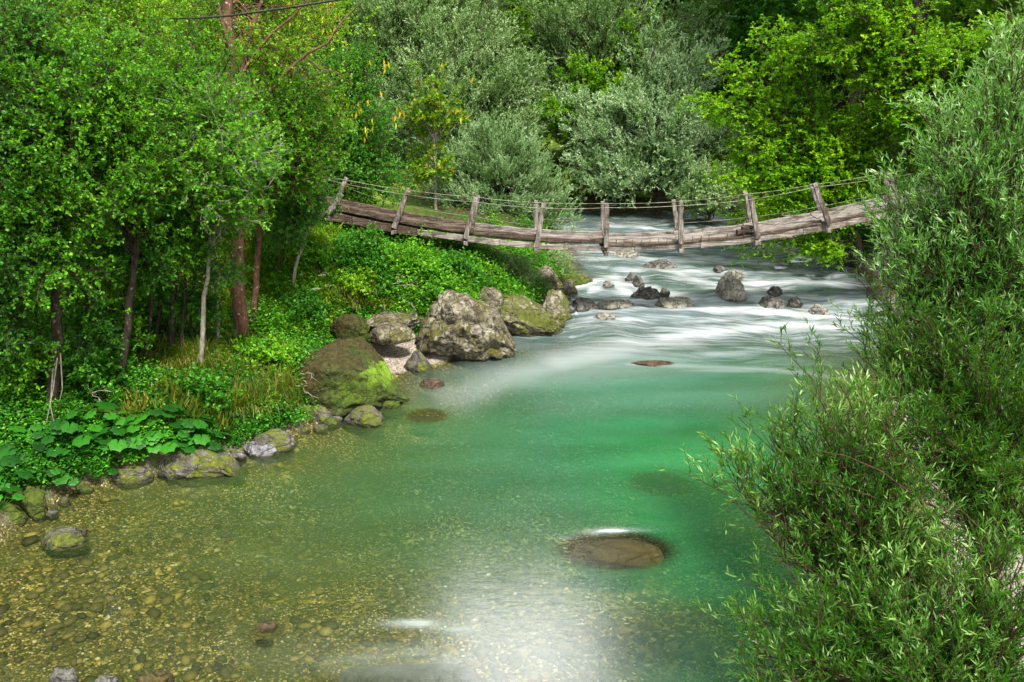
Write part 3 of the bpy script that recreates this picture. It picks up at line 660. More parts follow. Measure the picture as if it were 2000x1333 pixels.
M['wood_up'] = wood_mat('weathered_post_wood', (.18, .15, .13), (.38, .34, .31), (.04, .03, .024), (16, 16, .6))
t = NT('rusty_wire'); M['wire'] = t.done(t.bsdf(t.mix(t.ramp(t.noise(t.pos(), 5, 3), .45, .6), (.34, .34, .28), (.18, .12, .08)), .6, spec=.4, Metallic=.3))
t = NT('dark_cable'); M['cable'] = t.done(t.bsdf(t.mix(t.ramp(t.noise(t.pos(), 20, 3), .45, .6), (.02, .03, .015), (.06, .07, .04)), .8))
BY = 21.0
BXS = np.array([560, 640, 780, 925, 1053, 1184, 1327, 1468, 1605, 1745, 1860], float)
BDY = np.array([388, 404, 434, 456, 468, 472, 469, 456, 431, 400, 372], float)      # near edge of the walking deck
DW = .86
_pts = atY(BXS, BDY, BY)
def deckz(x):
    # smooth interpolation through the points (quadratic Lagrange fit of degree 5 is smooth enough)
    return np.polyval(_pc, x)
_pc = np.polyfit(_pts[:, 0], _pts[:, 2], 5)
def beam(x0, x1, y0, y1, z0, z1, rng, n=8, wob=.012):
    """board following the bridge curve; z offsets relative to the deck line"""
    xs = np.linspace(x0, x1, n); z = deckz(xs); w = rng.normal(size=(n, 4)) * wob
    V = np.stack([np.stack([xs, np.full(n, y0) + w[:, 0], z + z0 + w[:, 1]], -1), np.stack([xs, np.full(n, y1) + w[:, 2], z + z0 + w[:, 1]], -1),
                  np.stack([xs, np.full(n, y1) + w[:, 2], z + z1 + w[:, 3]], -1), np.stack([xs, np.full(n, y0) + w[:, 0], z + z1 + w[:, 3]], -1)], 1)
    i = np.arange(n * 4).reshape(n, 4); j = np.roll(i, -1, 1)
    Q = np.concatenate([np.stack([i[:-1], i[1:], j[1:], j[:-1]], -1).reshape(-1, 4), i[:1][:, ::-1], i[-1:]])
    return V.reshape(-1, 3), Q
def board(name, parts, mat, parent, rng):
    V, Q = join(parts); tint = np.concatenate([np.full(len(p[0]), rng.uniform()) for p in parts])
    o = link(name, mesh_np(name, V - ORG, quads=Q, mat=M[mat], attrs={'tint': tint}), parent)
    bv = o.modifiers.new('bevel', 'BEVEL'); bv.width = .008; bv.segments = 1
    return o
ORG = np.array([_pts[1, 0], BY, 0.])
br = empty('footbridge', ORG, 'weathered wooden suspension footbridge sagging between the banks over the rapid', 'footbridge')
rng = np.random.default_rng(2)
ends = _pts[:, 0]
for k in range(len(ends) - 1):
    x0, x1 = ends[k] + .004, ends[k + 1] - .004
    left = k <= 4
    # walking planks run lengthwise
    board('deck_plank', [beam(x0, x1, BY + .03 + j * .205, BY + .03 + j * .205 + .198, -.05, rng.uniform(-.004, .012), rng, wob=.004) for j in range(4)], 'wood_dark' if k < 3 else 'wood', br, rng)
    board('near_kerb', [beam(x0, x1, BY - .07, BY + .06, -.02 if left else -.088, (.12 if k < 4 else .07) if left else -.030, rng, wob=.010 if left else .006)], 'wood_dark', br, rng)  # right half: thin dark strip standing in for the shadow gap under the deck
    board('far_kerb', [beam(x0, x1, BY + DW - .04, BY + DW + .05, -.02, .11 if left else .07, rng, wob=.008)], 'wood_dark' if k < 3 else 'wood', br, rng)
# pale side boards, each of its own length
cuts_px = [560, 690, 815, 975, 1110, 1240, 1370, 1568, 1700, 1860]
for k in range(len(cuts_px) - 1):
    x0, x1 = [float(atY(c, 450, BY)[0]) for c in cuts_px[k:k + 2]]
    tk = [.22, .20, .15, .14, .13, .13, .15, .17, .19][k]
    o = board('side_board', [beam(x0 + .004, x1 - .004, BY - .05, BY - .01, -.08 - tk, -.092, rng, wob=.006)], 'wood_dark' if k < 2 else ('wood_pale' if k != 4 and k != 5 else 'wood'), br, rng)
    board('side_board', [beam(x0 + .004, x1 - .004, BY + DW, BY + DW + .04, -.08 - tk, -.08, rng, wob=.006)], 'wood', br, rng)
# posts, leaning square to the deck line; near and far of each pair, joined by a cross tie
def slab(p0, p1, wx, wy, rng, tap=.85, n=7):
    p0, p1 = np.array(p0, float), np.array(p1, float); T = unit(p1 - p0); A = unit(np.cross([0, 1., 0], T)); B = np.array([0, 1., 0])
    s = np.linspace(0, 1, n)[:, None]; c = p0 + (p1 - p0) * s + rng.normal(size=(n, 3)) * .008
    w = (wx * (1 + (tap - 1) * s)) / 2
    V = np.stack([c - A * w - B * wy / 2, c + A * w - B * wy / 2, c + A * w + B * wy / 2, c - A * w + B * wy / 2], 1) + rng.normal(size=(n, 4, 3)) * .005
    i = np.arange(n * 4).reshape(n, 4); j = np.roll(i, -1, 1)
    return V.reshape(-1, 3), np.concatenate([np.stack([i[:-1], j[:-1], j[1:], i[1:]], -1).reshape(-1, 4), i[:1][:, ::-1], i[-1:]])
def post_part(name, parts):
    V, Q = join(parts)
    # grain runs along the post: swap axes of texture by using its own orientation
    o = link(name, mesh_np(name, V - ORG, quads=Q, mat=M['wood_up'], attrs={'tint': np.full(len(V), rng.uniform())}), br)
    bv = o.modifiers.new('bevel', 'BEVEL'); bv.width = .01; bv.segments = 1
    return o
NP = [((640, 418), (668, 380)), ((769, 446), (797, 373)), ((909, 466), (929, 387)), ((1047, 484), (1061, 399)), ((1185, 484), (1184, 398)), ((1331, 478), (1329, 394)), ((1481, 466), (1465, 382)), ((1620, 440), (1590, 358)), ((1764, 404), (1734, 338))]
FPp = [((658, 392), (676, 348)), ((780, 424), (797, 368)), ((918, 452), (934, 382)), ((1047, 468), (1047, 392)), ((1177, 470), (1177, 394)), ((1324, 462), (1315, 391)), ((1470, 450), (1456, 376)), ((1604, 420), (1584, 358)), ((1744, 392), (1722, 335))]
ntops, ftops = [], []
for (b0, t0), (b1, t1) in zip(NP, FPp):
    a, b = atY(*b0, BY - .13), atY(*t0, BY - .13); ntops.append(b)
    parts = [slab(a, b, .125, .09, rng)]
    post_part('near_post', parts)
    a, b = atY(*b1, BY + DW + .10), atY(*t1, BY + DW + .10); ftops.append(b)
    post_part('far_post', [slab(a, b, .115, .09, rng)])
    a = atY(*b0, BY - .13); zt = float(deckz(a[0])) - .25
    post_part('cross_tie', [slab((a[0], BY - .2, zt), (a[0] + .001, BY + DW + .2, zt + .001), .12, .12, rng)] if False else
              [slab((a[0] - .06, BY + DW / 2, zt), (a[0] + .06, BY + DW / 2, zt), .10, DW + .34, rng, 1, 3)])
# small stacked blocks left of the seventh post
q = atY(1458, 446, BY - .02); board('block', [(lambda b_: (b_[0], b_[1]))(beam(q[0] - .22, q[0] + .14, BY - .09, BY + .1, .02, .10, rng, 3))], 'wood_dark', br, rng)
board('block', [beam(q[0] - .10, q[0] + .14, BY - .08, BY + .09, .104, .17, rng, 3)], 'wood_dark', br, rng)
def wire(name, P, r, dz=-.03):
    P = np.array(P); xs = []
    for a, b in zip(P[:-1], P[1:]):
        s = np.linspace(0, 1, 8)[:-1, None]; xs.append(a + (b - a) * s - np.array([0, 0, .02]) * (4 * s * (1 - s)))
    L = np.concatenate(xs + [P[-1:]])[None] + np.array([0, 0, dz])
    V, Q = tubes(L, np.array([r]), np.array([r]), 5); link(name, mesh_np(name, V - ORG, quads=Q, mat=M['wire'], smooth=True), br)
nt, ft = np.array(ntops), np.array(ftops)
nt[:, 1] -= .055; ft[:, 1] -= .055
nt[0] = atY(640, 345, BY - .13)
ext = lambda P, s: np.concatenate([P[:1] + (P[:1] - P[1:2]) * s, P, P[-1:] + (P[-1:] - P[-2:-1]) * .3])
wire('hand_cable', ext(nt, 1.0), .0055, -.09); wire('hand_cable', ext(ft, 1.0), .0055, -.04)
lowp = np.array([atY(x, y, BY + DW + .04) for x, y in [(1060, 428), (1184, 434), (1327, 436), (1468, 424), (1600, 404), (1744, 372)]]); wire('low_wire', lowp, .0035, 0)
lowp = np.array([atY(x, y, BY + DW + .04) for x, y in [(690, 372), (797, 404), (930, 424), (1050, 441), (1184, 448)]]); wire('low_wire', lowp, .003, 0)
# nails and small bark pieces on the near edge
wz0 = []
for x in np.linspace(ends[4], ends[7], 26): 
    z = float(deckz(x)); wz0.append(slab((x, BY - .085, z - .05), (x + rng.normal() * .004, BY - .085, z + .07), .012, .012, rng, 1, 2))
V, Q = join(wz0); o = link('nail', mesh_np('nail', V - ORG, quads=Q, mat=M['wood_dark'], attrs={'tint': np.zeros(len(V))}), br); o['kind'] = 'stuff'

# overhead cable
cp = np.array([atY(x, y, [17.5, 16.6, 15, 14, 13.4, 13, 13, 13.5][k]) for k, (x, y) in enumerate([(80, 34), (270, 38), (380, 36), (450, 31), (560, 16), (660, 0), (800, -28), (1100, -110)])])
V, Q = tubes(cp[None], np.array([.018]), np.array([.018]), 6)
tag(link('overhead_cable', mesh_np('overhead_cable', V, quads=Q, mat=M['cable'], smooth=True)), 'thin dark cable strung through the tree tops above the lichened trunk', 'cable')

# ------------------------------------------------------------------ plants grown from a base towards clumps
def bezier(p0, p1, p2, p3, K):
    s = np.linspace(0, 1, K)[None, :, None]
    return (1-s)**3 * p0[:, None] + 3*(1-s)**2*s * p1[:, None] + 3*(1-s)*s*s * p2[:, None] + s**3 * p3[:, None]
def grow(base, clumps, seed, sub=(7, .8), twig=(6, .35), leaf=(9, .06, .035), lim=None, trunk=None, trunk_r=(.12, .05), up=.25, droop=.0,
         ang=.9, nup=1.0, seg=1, curl=.12, leafup=0, twig_r=.003, start=(.25, .95), lift=.35, spread=.8, branch_r=.02, twig_tubes=True, flat=0, limbs=()):
    """clumps: (centre xyz, radius, count). Returns wood (V,Q) and leaves (V,F,tint), around the base"""
    rng = np.random.default_rng(seed); base = np.array(base, float)
    if trunk is None:
        c = np.average([c_[0] for c_ in clumps], axis=0, weights=[c_[2] for c_ in clumps]); trunk = [base, base * .6 + c * .4]
    tr = np.array(trunk, float)
    s = np.linspace(0, len(tr) - 1, 14); i = np.clip(s.astype(int), 0, len(tr) - 2); f = (s - i)[:, None]; TL = tr[i] + (tr[i+1] - tr[i]) * f
    TL[1:] += rng.normal(size=(13, 3)) * .02 * trunk_r[0] / .1
    parts = [tubes(TL[None], np.array([trunk_r[0]]), np.array([trunk_r[1]]), 10)]
    tg = np.concatenate([np.array(c_[0])[None] + unit(rng.normal(size=(c_[2], 3))) * (rng.uniform(0, 1, (c_[2], 1)) ** .45) * np.array(c_[1]) for c_ in clumps])
    n = len(tg)
    for lp, ra, rb in limbs: parts.append(tubes(np.array(lp, float)[None], np.array([ra]), np.array([rb]), 7))
    # leave the trunk below the target
    hs = start[0] + (start[1] - start[0]) * np.clip((tg[:, 2] - TL[0, 2]) / max(TL[-1, 2] - TL[0, 2], .1) * rng.uniform(.35, 1.0, n), 0, 1) * rng.uniform(.6, 1, n)
    P0, T0 = pt_on(TL[None], hs[None]); P0, T0 = P0[0], T0[0]
    d = tg - P0; L = np.linalg.norm(d, axis=1, keepdims=True)
    p1 = P0 + (unit(d) * .6 + T0 * .5) * L * .33; p2 = tg - unit(d + np.array([0, 0, -lift]) * L) * L * .3
    B = bezier(P0, p1, p2, tg, 9)
    B[:, 1:-1] += rng.normal(size=(n, 7, 3)) * .025 * L[:, :, None]
    parts.append(tubes(B, np.full(n, branch_r), np.full(n, branch_r * .25), 5))
    S = offshoots(B, sub[0], .3, 1.0, sub[1], 5, spread, up, rng, droop, flat=flat)
    parts.append(tubes(S, np.full(len(S), branch_r * .35), np.full(len(S), twig_r), 4))
    W = offshoots(S, twig[0], .1, 1.0, twig[1], 4, spread, up, rng, droop, flat=flat)
    if twig_tubes: parts.append(tubes(W, np.full(len(W), twig_r), np.full(len(W), twig_r * .5), 3))
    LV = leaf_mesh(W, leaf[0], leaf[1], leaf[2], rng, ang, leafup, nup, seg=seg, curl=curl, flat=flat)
    return join(parts), LV
def plant(name, label, cat, base, clumps, seed, leafmat, barkmat='bark', group=None, parts=('trunk', 'crown'), **kw):
    base = np.array(base, float)
    (V, Q), (LV, F, tint) = grow(base, clumps, seed, **kw)
    r = empty(name, base, label, cat, group)
    link(parts[0], mesh_np(parts[0], V - base, quads=Q, mat=M[barkmat], smooth=True), r)
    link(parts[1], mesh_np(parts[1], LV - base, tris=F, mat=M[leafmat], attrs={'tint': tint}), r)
    return r
def cl(px, py, Y, rpx, n, ry=None, dY=None):
    c = atY(px, py, Y); k = math.hypot(Y, CAM_Z - c[2]) / FPX
    return (c, (rpx * k, (dY if dY else rpx * k), (ry or rpx) * k), n)
def gbase(px, py): return ground_hit(px, py)[0]
def gz(x, y): return np.array([x, y, float(H(np.array(x), np.array(y)))])

# --- near willows on the right bank
WL = dict(leaf=(11, .078, .0115), seg=2, sub=(5, .66), twig=(4, .30), up=.42, ang=.65, nup=.5, curl=.10, twig_r=.0022, branch_r=.014, spread=.65, leafup=.15, start=(.05, .98), lift=.2)
wb1 = gz(5.3, 8.6)
plant('willow_tree', 'tall silvery willow with narrow leaves towering on the right bank over the bridge end', 'willow', wb1,
      [cl(1985, 60, 8.6, 70, 14), cl(1960, 200, 8.5, 95, 36), cl(1870, 300, 8.5, 90, 36), cl(1790, 390, 8.6, 70, 26), cl(1950, 400, 8.2, 120, 44), cl(1850, 500, 8.4, 110, 44), cl(1775, 560, 8.7, 70, 26),
       cl(1960, 620, 8.0, 120, 40), cl(1745, 640, 8.8, 60, 16), cl(1740, 460, 8.7, 45, 10), cl(2080, 250, 8.4, 120, 20), cl(2080, 520, 8.0, 120, 20)], 101, 'willow_silver', 'twig',
      trunk=[wb1, wb1 + np.array([-.15, .05, 1.3]), wb1 + np.array([-.35, 0, 3.0]), wb1 + np.array([-.3, 0, 4.6])], trunk_r=(.09, .02), **WL)
wb2 = gz(4.9, 7.6)
plant('willow_shrub', 'dark green willow shrub filling the middle of the right bank', 'willow', wb2,
      [cl(1850, 680, 7.9, 100, 32), cl(1760, 700, 8.3, 55, 12), cl(1960, 760, 7.5, 110, 34), cl(1920, 880, 7.2, 100, 30), cl(1830, 800, 7.6, 75, 18), cl(1770, 760, 8.0, 50, 9), cl(1790, 860, 7.2, 70, 14), cl(1700, 690, 8.4, 40, 6), cl(1960, 1000, 6.8, 110, 30), cl(2060, 850, 7.4, 90, 12)], 102, 'willow_near', 'twig',
      trunk=[wb2, wb2 + np.array([-.1, 0, 1.0]), wb2 + np.array([-.35, 0, 2.0])], trunk_r=(.06, .02), **WL)
wb3 = gz(4.2, 6.4)
plant('willow_shrub', 'low willow shrub reaching one long leafy spray out over the green pool', 'willow', wb3,
      [cl(1560, 870, 6.9, 70, 14, 45), cl(1660, 850, 7.0, 75, 14, 50), cl(1450, 935, 6.8, 38, 8, 22), cl(1390, 928, 6.8, 14, 2, 10), cl(1600, 960, 6.8, 90, 12, 40), cl(1730, 940, 6.8, 70, 9), cl(1500, 960, 6.8, 45, 9, 25), cl(1620, 790, 6.9, 50, 6, 30), cl(1590, 750, 7.0, 25, 2), cl(1510, 850, 6.9, 30, 4), cl(1720, 800, 7.2, 60, 10),
       cl(1640, 1040, 6.6, 60, 7, 40), cl(1780, 1050, 6.5, 90, 16), cl(1530, 1075, 6.6, 30, 3, 20)], 103, 'willow_near', 'twig',
      limbs=[(np.array([atY(x, y, 6.55) for x, y in p_]), .011, .003) for p_ in ([(1960, 1080), (1880, 1000), (1800, 930), (1740, 850), (1690, 780)], [(1900, 1060), (1820, 1010), (1740, 985), (1650, 950), (1560, 940)], [(1880, 1010), (1800, 980), (1720, 920), (1650, 890), (1590, 880)], [(1850, 1080), (1760, 1060), (1660, 1080), (1600, 1070)])],
      trunk=[wb3, wb3 + np.array([-.25, .05, .35]), wb3 + np.array([-.75, .2, .75])], trunk_r=(.045, .02), **WL)
wb4 = gz(3.9, 5.6)
plant('willow_shrub', 'bushy green willow shrub at the foot of the right bank closest to the water', 'willow', wb4,
      [cl(1560, 1220, 5.9, 75, 16), cl(1480, 1270, 5.9, 55, 9), cl(1660, 1180, 5.9, 80, 11), cl(1780, 1220, 5.8, 110, 24), cl(1920, 1150, 5.8, 120, 28), cl(1700, 1310, 5.6, 110, 22), cl(1880, 1300, 5.5, 130, 36), cl(1540, 1330, 5.6, 80, 12)], 104, 'willow_near', 'twig',
      trunk=[wb4, wb4 + np.array([-.1, 0, .3]), wb4 + np.array([-.3, 0, .7])], trunk_r=(.05, .02), **WL)

# --- alders on the left bank
AL = dict(leaf=(10, .058, .042), sub=(7, .85), twig=(5, .32), up=.1, ang=1.0, nup=.9, curl=.15, twig_r=.0028, branch_r=.016, spread=.85)
def ltree(label, pts, Ys, clumps, seed, mat='alder', bark='bark', r=(.11, .05), name='alder_tree', cat='tree', **kw):
    b = gbase(*pts[0]); off = b[1]
    P = [b - np.array([0, 0, .15])] + [atY(x, y, off + dy) for (x, y), dy in zip(pts[1:], Ys)]
    k = dict(AL); k.update(kw)
    return plant(name, label, cat, b, [cl(c[0], c[1], off + c[2], c[3], c[4]) for c in clumps], seed, mat, bark, trunk=P, trunk_r=r, **k)
FB = gbase(467, 668)
ltree('tall lichen spotted reddish trunk forking high above the leaves', [(467, 668), (464, 500), (455, 150), (446, 0), (440, -120)], [0, .1, .2, .3],
      [(600, 40, .9, 80, 8), (360, 30, .9, 80, 8), (480, -120, .5, 110, 14), (640, 180, .2, 60, 8), (540, 200, .3, 60, 6)], 201, 'yellow_green', 'bark_red', (.15, .075), 'forked_tree', start=(.6, .98), lift=-.1,
      limbs=[([atY(x, y, FB[1] + d) for x, y in p_], a_, b_) for p_, d, a_, b_ in [
          ([(462, 190), (478, 120), (492, 60), (512, 0), (520, -60)], 0, .05, .025), ([(470, 150), (495, 108), (535, 62), (575, 30), (600, 0)], -.3, .035, .012), ([(520, 190), (560, 140), (600, 105), (640, 85), (662, 50), (700, 10)], -.2, .04, .012),
          ([(452, 190), (425, 145), (395, 105), (360, 80), (345, 45)], -.3, .035, .010), ([(450, 95), (436, 50), (425, 5), (418, -40)], -.1, .04, .02), ([(446, 85), (430, 75), (415, 62)], -.1, .02, .006), ([(595, 110), (625, 135), (655, 140), (690, 165)], -.2, .018, .006), ([(376, 98), (345, 103), (300, 112), (265, 135)], -.3, .015, .005)]])
ltree('slimmer companion trunk close against the lichen spotted one', [(492, 660), (503, 520), (508, 380), (520, 200)], [.1, .1, .2],
      [(560, 300, -.5, 95, 26), (590, 330, -.3, 65, 14), (520, 240, -.6, 70, 14), (590, 220, -.6, 80, 18), (640, 240, -.4, 60, 10)], 202, 'alder', 'bark_red', (.075, .03), start=(.45, .98))
ltree('white barked young birch with thin stem at the sedge edge', [(388, 728), (398, 600), (412, 450), (425, 250)], [0, .1, .2],
      [(430, 300, -.4, 90, 24), (400, 210, -.3, 80, 20), (480, 330, -.6, 70, 16), (415, 360, -.8, 45, 5)], 203, 'alder', 'bark_pale', (.05, .02), 'young_birch', start=(.4, .98))
ltree('dark alder stem standing in the sedge left of the birch', [(330, 700), (338, 600), (342, 450), (330, 200)], [0, .1, .1],
      [(330, 280, -.5, 100, 28), (300, 170, -.2, 90, 22), (350, 350, -.8, 70, 9), (380, 100, 0, 80, 16)], 204, 'alder', 'bark', (.07, .03), start=(.4, .98))
ltree('slanting dark alder stem over the thicket of young stems', [(225, 770), (250, 620), (272, 450), (250, 200)], [0, .1, .2],
      [(240, 260, -.3, 100, 30), (200, 140, 0, 100, 24), (250, 350, -.6, 80, 10), (180, 330, -.3, 80, 12)], 205, 'alder', 'bark', (.075, .03), start=(.4, .98))
ltree('stout dark alder with hanging vines above the butterbur', [(95, 800), (112, 650), (95, 430), (80, 150)], [0, .1, .2],
      [(90, 270, -.4, 110, 34), (40, 380, -.4, 90, 16), (120, 150, -.2, 110, 26), (150, 400, -.6, 70, 8), (40, 480, -.5, 70, 8), (140, 540, -.7, 50, 4)], 206, 'alder', 'bark', (.10, .04), start=(.35, .98))
ltree('alder at the picture edge leaning out with low dark branches', [(-60, 800), (-30, 600), (-10, 400), (0, 100)], [0, .1, .2],
      [(20, 120, 0, 110, 26), (-20, 300, -.3, 100, 24), (0, 620, -.5, 60, 8), (40, 30, .4, 110, 20), (0, 480, -.4, 80, 16)], 207, 'alder_blue', 'bark', (.10, .04), start=(.3, .98))
ltree('pale leaning sapling stem at the bank below the bridge end', [(565, 590), (578, 520), (602, 440), (615, 380)], [.2, .3, .4],
      [(600, 400, 0, 55, 14), (560, 440, -.3, 45, 10), (600, 350, .3, 45, 6)], 208, 'alder_blue', 'bark_pale', (.045, .02), 'leaning_sapling', start=(.4, .98), sub=(7, .5))
ltree('alder behind the vine hung one with crown against the slope', [(150, 640), (160, 520), (170, 350), (160, 60)], [0, .1, .2],
      [(160, 40, .5, 120, 30), (260, 30, .6, 120, 30), (90, 10, .6, 120, 26), (340, 180, .4, 90, 18)], 209, 'yellow_green', 'bark', (.09, .04), start=(.5, .98))
# thin understorey stems
for i, (x, y, x2, y2, c) in enumerate([(300, 690, 318, 470, 'thin dark stem just left of the sedge stems'), (425, 690, 418, 520, 'thin pale stem right of the birch'), (200, 720, 215, 520, 'thin dark stem among dense shade'),
                                  (280, 720, 300, 500, 'thin stem crossing the slanting alder'), (350, 700, 362, 480, 'thin bent stem by the sedge'), (530, 560, 560, 430, 'thin stem beside the leaning sapling')]):
    ltree(c, [(x, y), ((x + x2) / 2 + 4, (y + y2) / 2), (x2, y2), (x2 + 8, y2 - 150)], [0, .1, .15], [(x2 + 10, y2 - 60, -.3, 60, 10), (x2 - 10, y2 + 20, -.5, 50, 7)], 220 + i, 'alder_blue' if i % 2 else 'alder', 'bark_pale' if i in (1,) else 'bark', (.035, .015), 'understorey_sapling', start=(.5, .98), sub=(6, .45))

for i, (x, y, x2, y2, c) in enumerate([(70, 790, 60, 560, 'thin stem in the dark behind the vine hung alder'), (150, 760, 175, 540, 'leafy thin stem right of the vine hung alder'), (30, 720, 20, 500, 'thin leafy stem at the picture edge'), (245, 730, 232, 520, 'leafy upright stem by the slanting alder'),
                                  (310, 670, 300, 470, 'leafy stem in front of the meadow glimpse'), (365, 680, 380, 500, 'slim leafy stem left of the birch'), (120, 690, 130, 480, 'leafy stem before the clearing'), (195, 680, 190, 480, 'slender dark stem before the clearing'), (270, 650, 262, 450, 'slender stem lost in low leaves'), (10, 800, 0, 600, 'leafy dark stem in the corner thicket')]):
    ltree(c, [(x, y), ((x + x2) / 2 + 5, (y + y2) / 2), (x2, y2), (x2 + 8, y2 - 120)], [0, .1, .15], [(x2 + 8, y2 - 30, -.2, 45, 7), (x2 - 12, (y + y2) / 2 - 20, -.2, 42, 6), (x2 + 18, (y + y2) / 2 + 20, -.3, 36, 4)], 240 + i, ['alder', 'alder_blue', 'herb'][i % 3], 'bark', (.03, .012), 'understorey_sapling', start=(.2, .98), sub=(6, .42), twig=(4, .28))

# vines hanging at the stout alder
vb = gbase(95, 800)
vr = [np.array([atY(x, y, vb[1] - .5) for x, y in pts]) for pts in ([(112, 700), (104, 760), (90, 830), (70, 900)], [(118, 690), (122, 760), (104, 830), (78, 880)], [(104, 720), (98, 790), (110, 850), (112, 880)])]
V, Q = join([tubes(p_[None], np.array([.011]), np.array([.007]), 5) for p_ in vr])
tag(link('hanging_vines', mesh_np('hanging_vines', V, quads=Q, mat=M['bark_pale'], smooth=True)), 'pale bare vines looping down from the stout dark alder', 'vine')

# --- mid distance, beyond the bridge
MID = dict(leaf=(9, .075, .05), sub=(8, .9), twig=(5, .38), up=.15, ang=1.0, twig_r=.004, branch_r=.022, twig_tubes=False)
def mtree(name, label, px, pyb, Y, clumps, seed, mat, bark='bark', r=(.12, .04), cat='tree', z=None, layered=False, **kw):
    if layered:
        rl = np.random.default_rng(seed); clumps = [(c[0] + rl.normal() * c[3] * .45, c[1] + rl.normal() * c[3] * .5, c[2], c[3] * rl.uniform(.45, .8), max(3, int(c[4] * .52))) for c in clumps for _ in range(2)]
    b = atY(px, pyb, Y); b[2] = float(H(b[0], b[1])); 
    k = dict(MID); k.update(kw); top = np.average([atY(c[0], c[1], Y + c[2]) for c in clumps], axis=0); top[2] += .3
    mid = b * .5 + top * .5; mid[0] = b[0] * .75 + top[0] * .25
    return plant(name, label, cat, b - np.array([0, 0, .1]), [cl(c[0], c[1], Y + c[2], c[3], c[4], c[3] * .42 if layered else None, c[3] * Y / 1500 if layered else None) for c in clumps], seed, mat, bark, trunk=[b - np.array([0, 0, .1]), mid, top], trunk_r=r, **k)
mtree('broadleaf_tree', 'fresh green tree hung with yellow pods behind the bridge head', 640, 430, 24, [(660, 180, 0, 75, 22), (620, 300, 0, 75, 20), (700, 300, -.2, 60, 18), (740, 240, 0, 45, 10), (700, 140, .3, 50, 12), (560, 230, .3, 70, 14), (740, 350, -.3, 50, 14), (660, 380, -.4, 60, 14)], 301, 'alder_blue')
mtree('broadleaf_tree', 'yellowish green tree behind the reddish forked trunk', 420, 480, 25, [(420, 80, 0, 110, 26), (560, 90, 0, 100, 24), (640, 20, 0, 80, 18), (300, 60, .4, 100, 20), (480, 250, 0, 100, 18)], 302, 'yellow_green')
mtree('maple_sapling', 'slim young maple with yellowing leaves standing beyond the bridge', 852, 432, 25.5, [(845, 150, 0, 30, 5), (855, 200, 0, 55, 10), (820, 230, 0, 45, 7), (890, 215, 0, 40, 7), (850, 320, 0, 60, 9), (815, 330, 0, 35, 5)], 303, 'maple', 'bark_pale', (.05, .018), sub=(5, .4), twig=(4, .22), leaf=(6, .10, .085), start=(.3, .99), cat='sapling')
mtree('willow_bush', 'pale silvery willow bush with upright shoots behind the bridge', 965, 450, 27.5, [(960, 315, 0, 80, 36), (1035, 350, 0, 70, 28), (880, 330, .2, 60, 16), (940, 270, 0, 30, 8), (900, 340, 0, 55, 20), (1000, 300, 0, 50, 16), (950, 290, 0, 35, 8), (1080, 400, -.3, 45, 14), (900, 410, -.4, 55, 16), (1000, 420, -.5, 70, 22), (1110, 430, -.2, 35, 9), (840, 400, 0, 45, 12)], 304, 'willow_pale', r=(.10, .03), cat='willow',
      leaf=(13, .085, .02), seg=1, sub=(9, .75), twig=(6, .32), up=.55, ang=.5, spread=.5, start=(.02, .6), lift=-.2)
mtree('riverside_bush', 'grey green round bush overhanging the far shore', 1385, 425, 31, [(1370, 390, 0, 40, 18), (1410, 370, 0, 40, 16), (1380, 350, 0, 35, 10)], 305, 'willow_far', r=(.06, .02), cat='bush', leaf=(11, .10, .045), sub=(7, .6), start=(.05, .9))
HB = dict(leaf=(11, .085, .055), sub=(8, .85), twig=(5, .36), up=.05, ang=1.1, nup=1.6, flat=.7, curl=.1, lift=-.1, droop=.12, twig_r=.004, branch_r=.022, twig_tubes=False)
mtree('hornbeam_tree', 'bright yellow green tree with layered sprays leaning over the bridge', 1700, 430, 25, [(1450, 150, 0, 60, 16), (1520, 100, 0, 75, 22), (1600, 180, 0, 85, 28), (1500, 260, 0, 80, 26), (1620, 300, 0, 90, 30), (1440, 330, 0, 50, 14), (1540, 370, -.2, 75, 24), (1690, 240, .2, 90, 26), (1390, 200, 0, 28, 5), (1650, 400, 0, 70, 20), (1560, 430, -.2, 60, 12), (1430, 420, .6, 40, 8), (1730, 330, 0, 60, 16)], 306, 'hornbeam', r=(.14, .05), start=(.1, .98), layered=True, **HB)
mtree('hornbeam_tree', 'second bright green tree rising behind the tall silvery willow', 1850, 400, 24, [(1700, 60, 0, 100, 30), (1800, 150, 0, 90, 28), (1600, 30, .3, 90, 26), (1850, 40, 0, 100, 28), (1760, 250, 0, 70, 16), (1950, 60, 0, 100, 22), (1700, -60, 0, 120, 24)], 307, 'hornbeam', r=(.16, .06), start=(.2, .98), layered=True, **HB)
FW = dict(leaf=(11, .125, .04), sub=(9, 1.2), twig=(6, .5), up=.35, ang=.7, spread=.6, nup=.6, twig_r=.005, branch_r=.03, start=(.1, .95), lift=.1)
mtree('grey_willow', 'broad grey green willow rising behind the pale willow bush', 900, 420, 33, [(830, 120, 0, 90, 28), (920, 80, 0, 85, 26), (960, 190, -.5, 85, 30), (860, 230, 0, 80, 22), (1020, 240, -.8, 60, 20), (1040, 170, -.4, 50, 12), (760, 220, .4, 75, 18), (800, 300, .3, 70, 14)], 308, 'willow_far', r=(.2, .07), cat='willow', **FW)
mtree('grey_willow', 'grey willow with drooping silver clumps at the river bend', 1290, 400, 34, [(1320, 150, 0, 55, 14), (1240, 200, -.8, 50, 16), (1340, 240, -1.2, 55, 18), (1300, 300, -1.4, 50, 14), (1170, 280, -.6, 50, 14), (1150, 340, -.9, 45, 14), (1215, 350, -1.2, 45, 16), (1395, 130, .6, 50, 10), (1420, 270, -.4, 45, 12), (1140, 220, 0, 45, 10), (1280, 90, .5, 50, 10), (1330, 350, -1.3, 40, 10)], 309, 'willow_pale', r=(.18, .07), cat='willow', **FW)
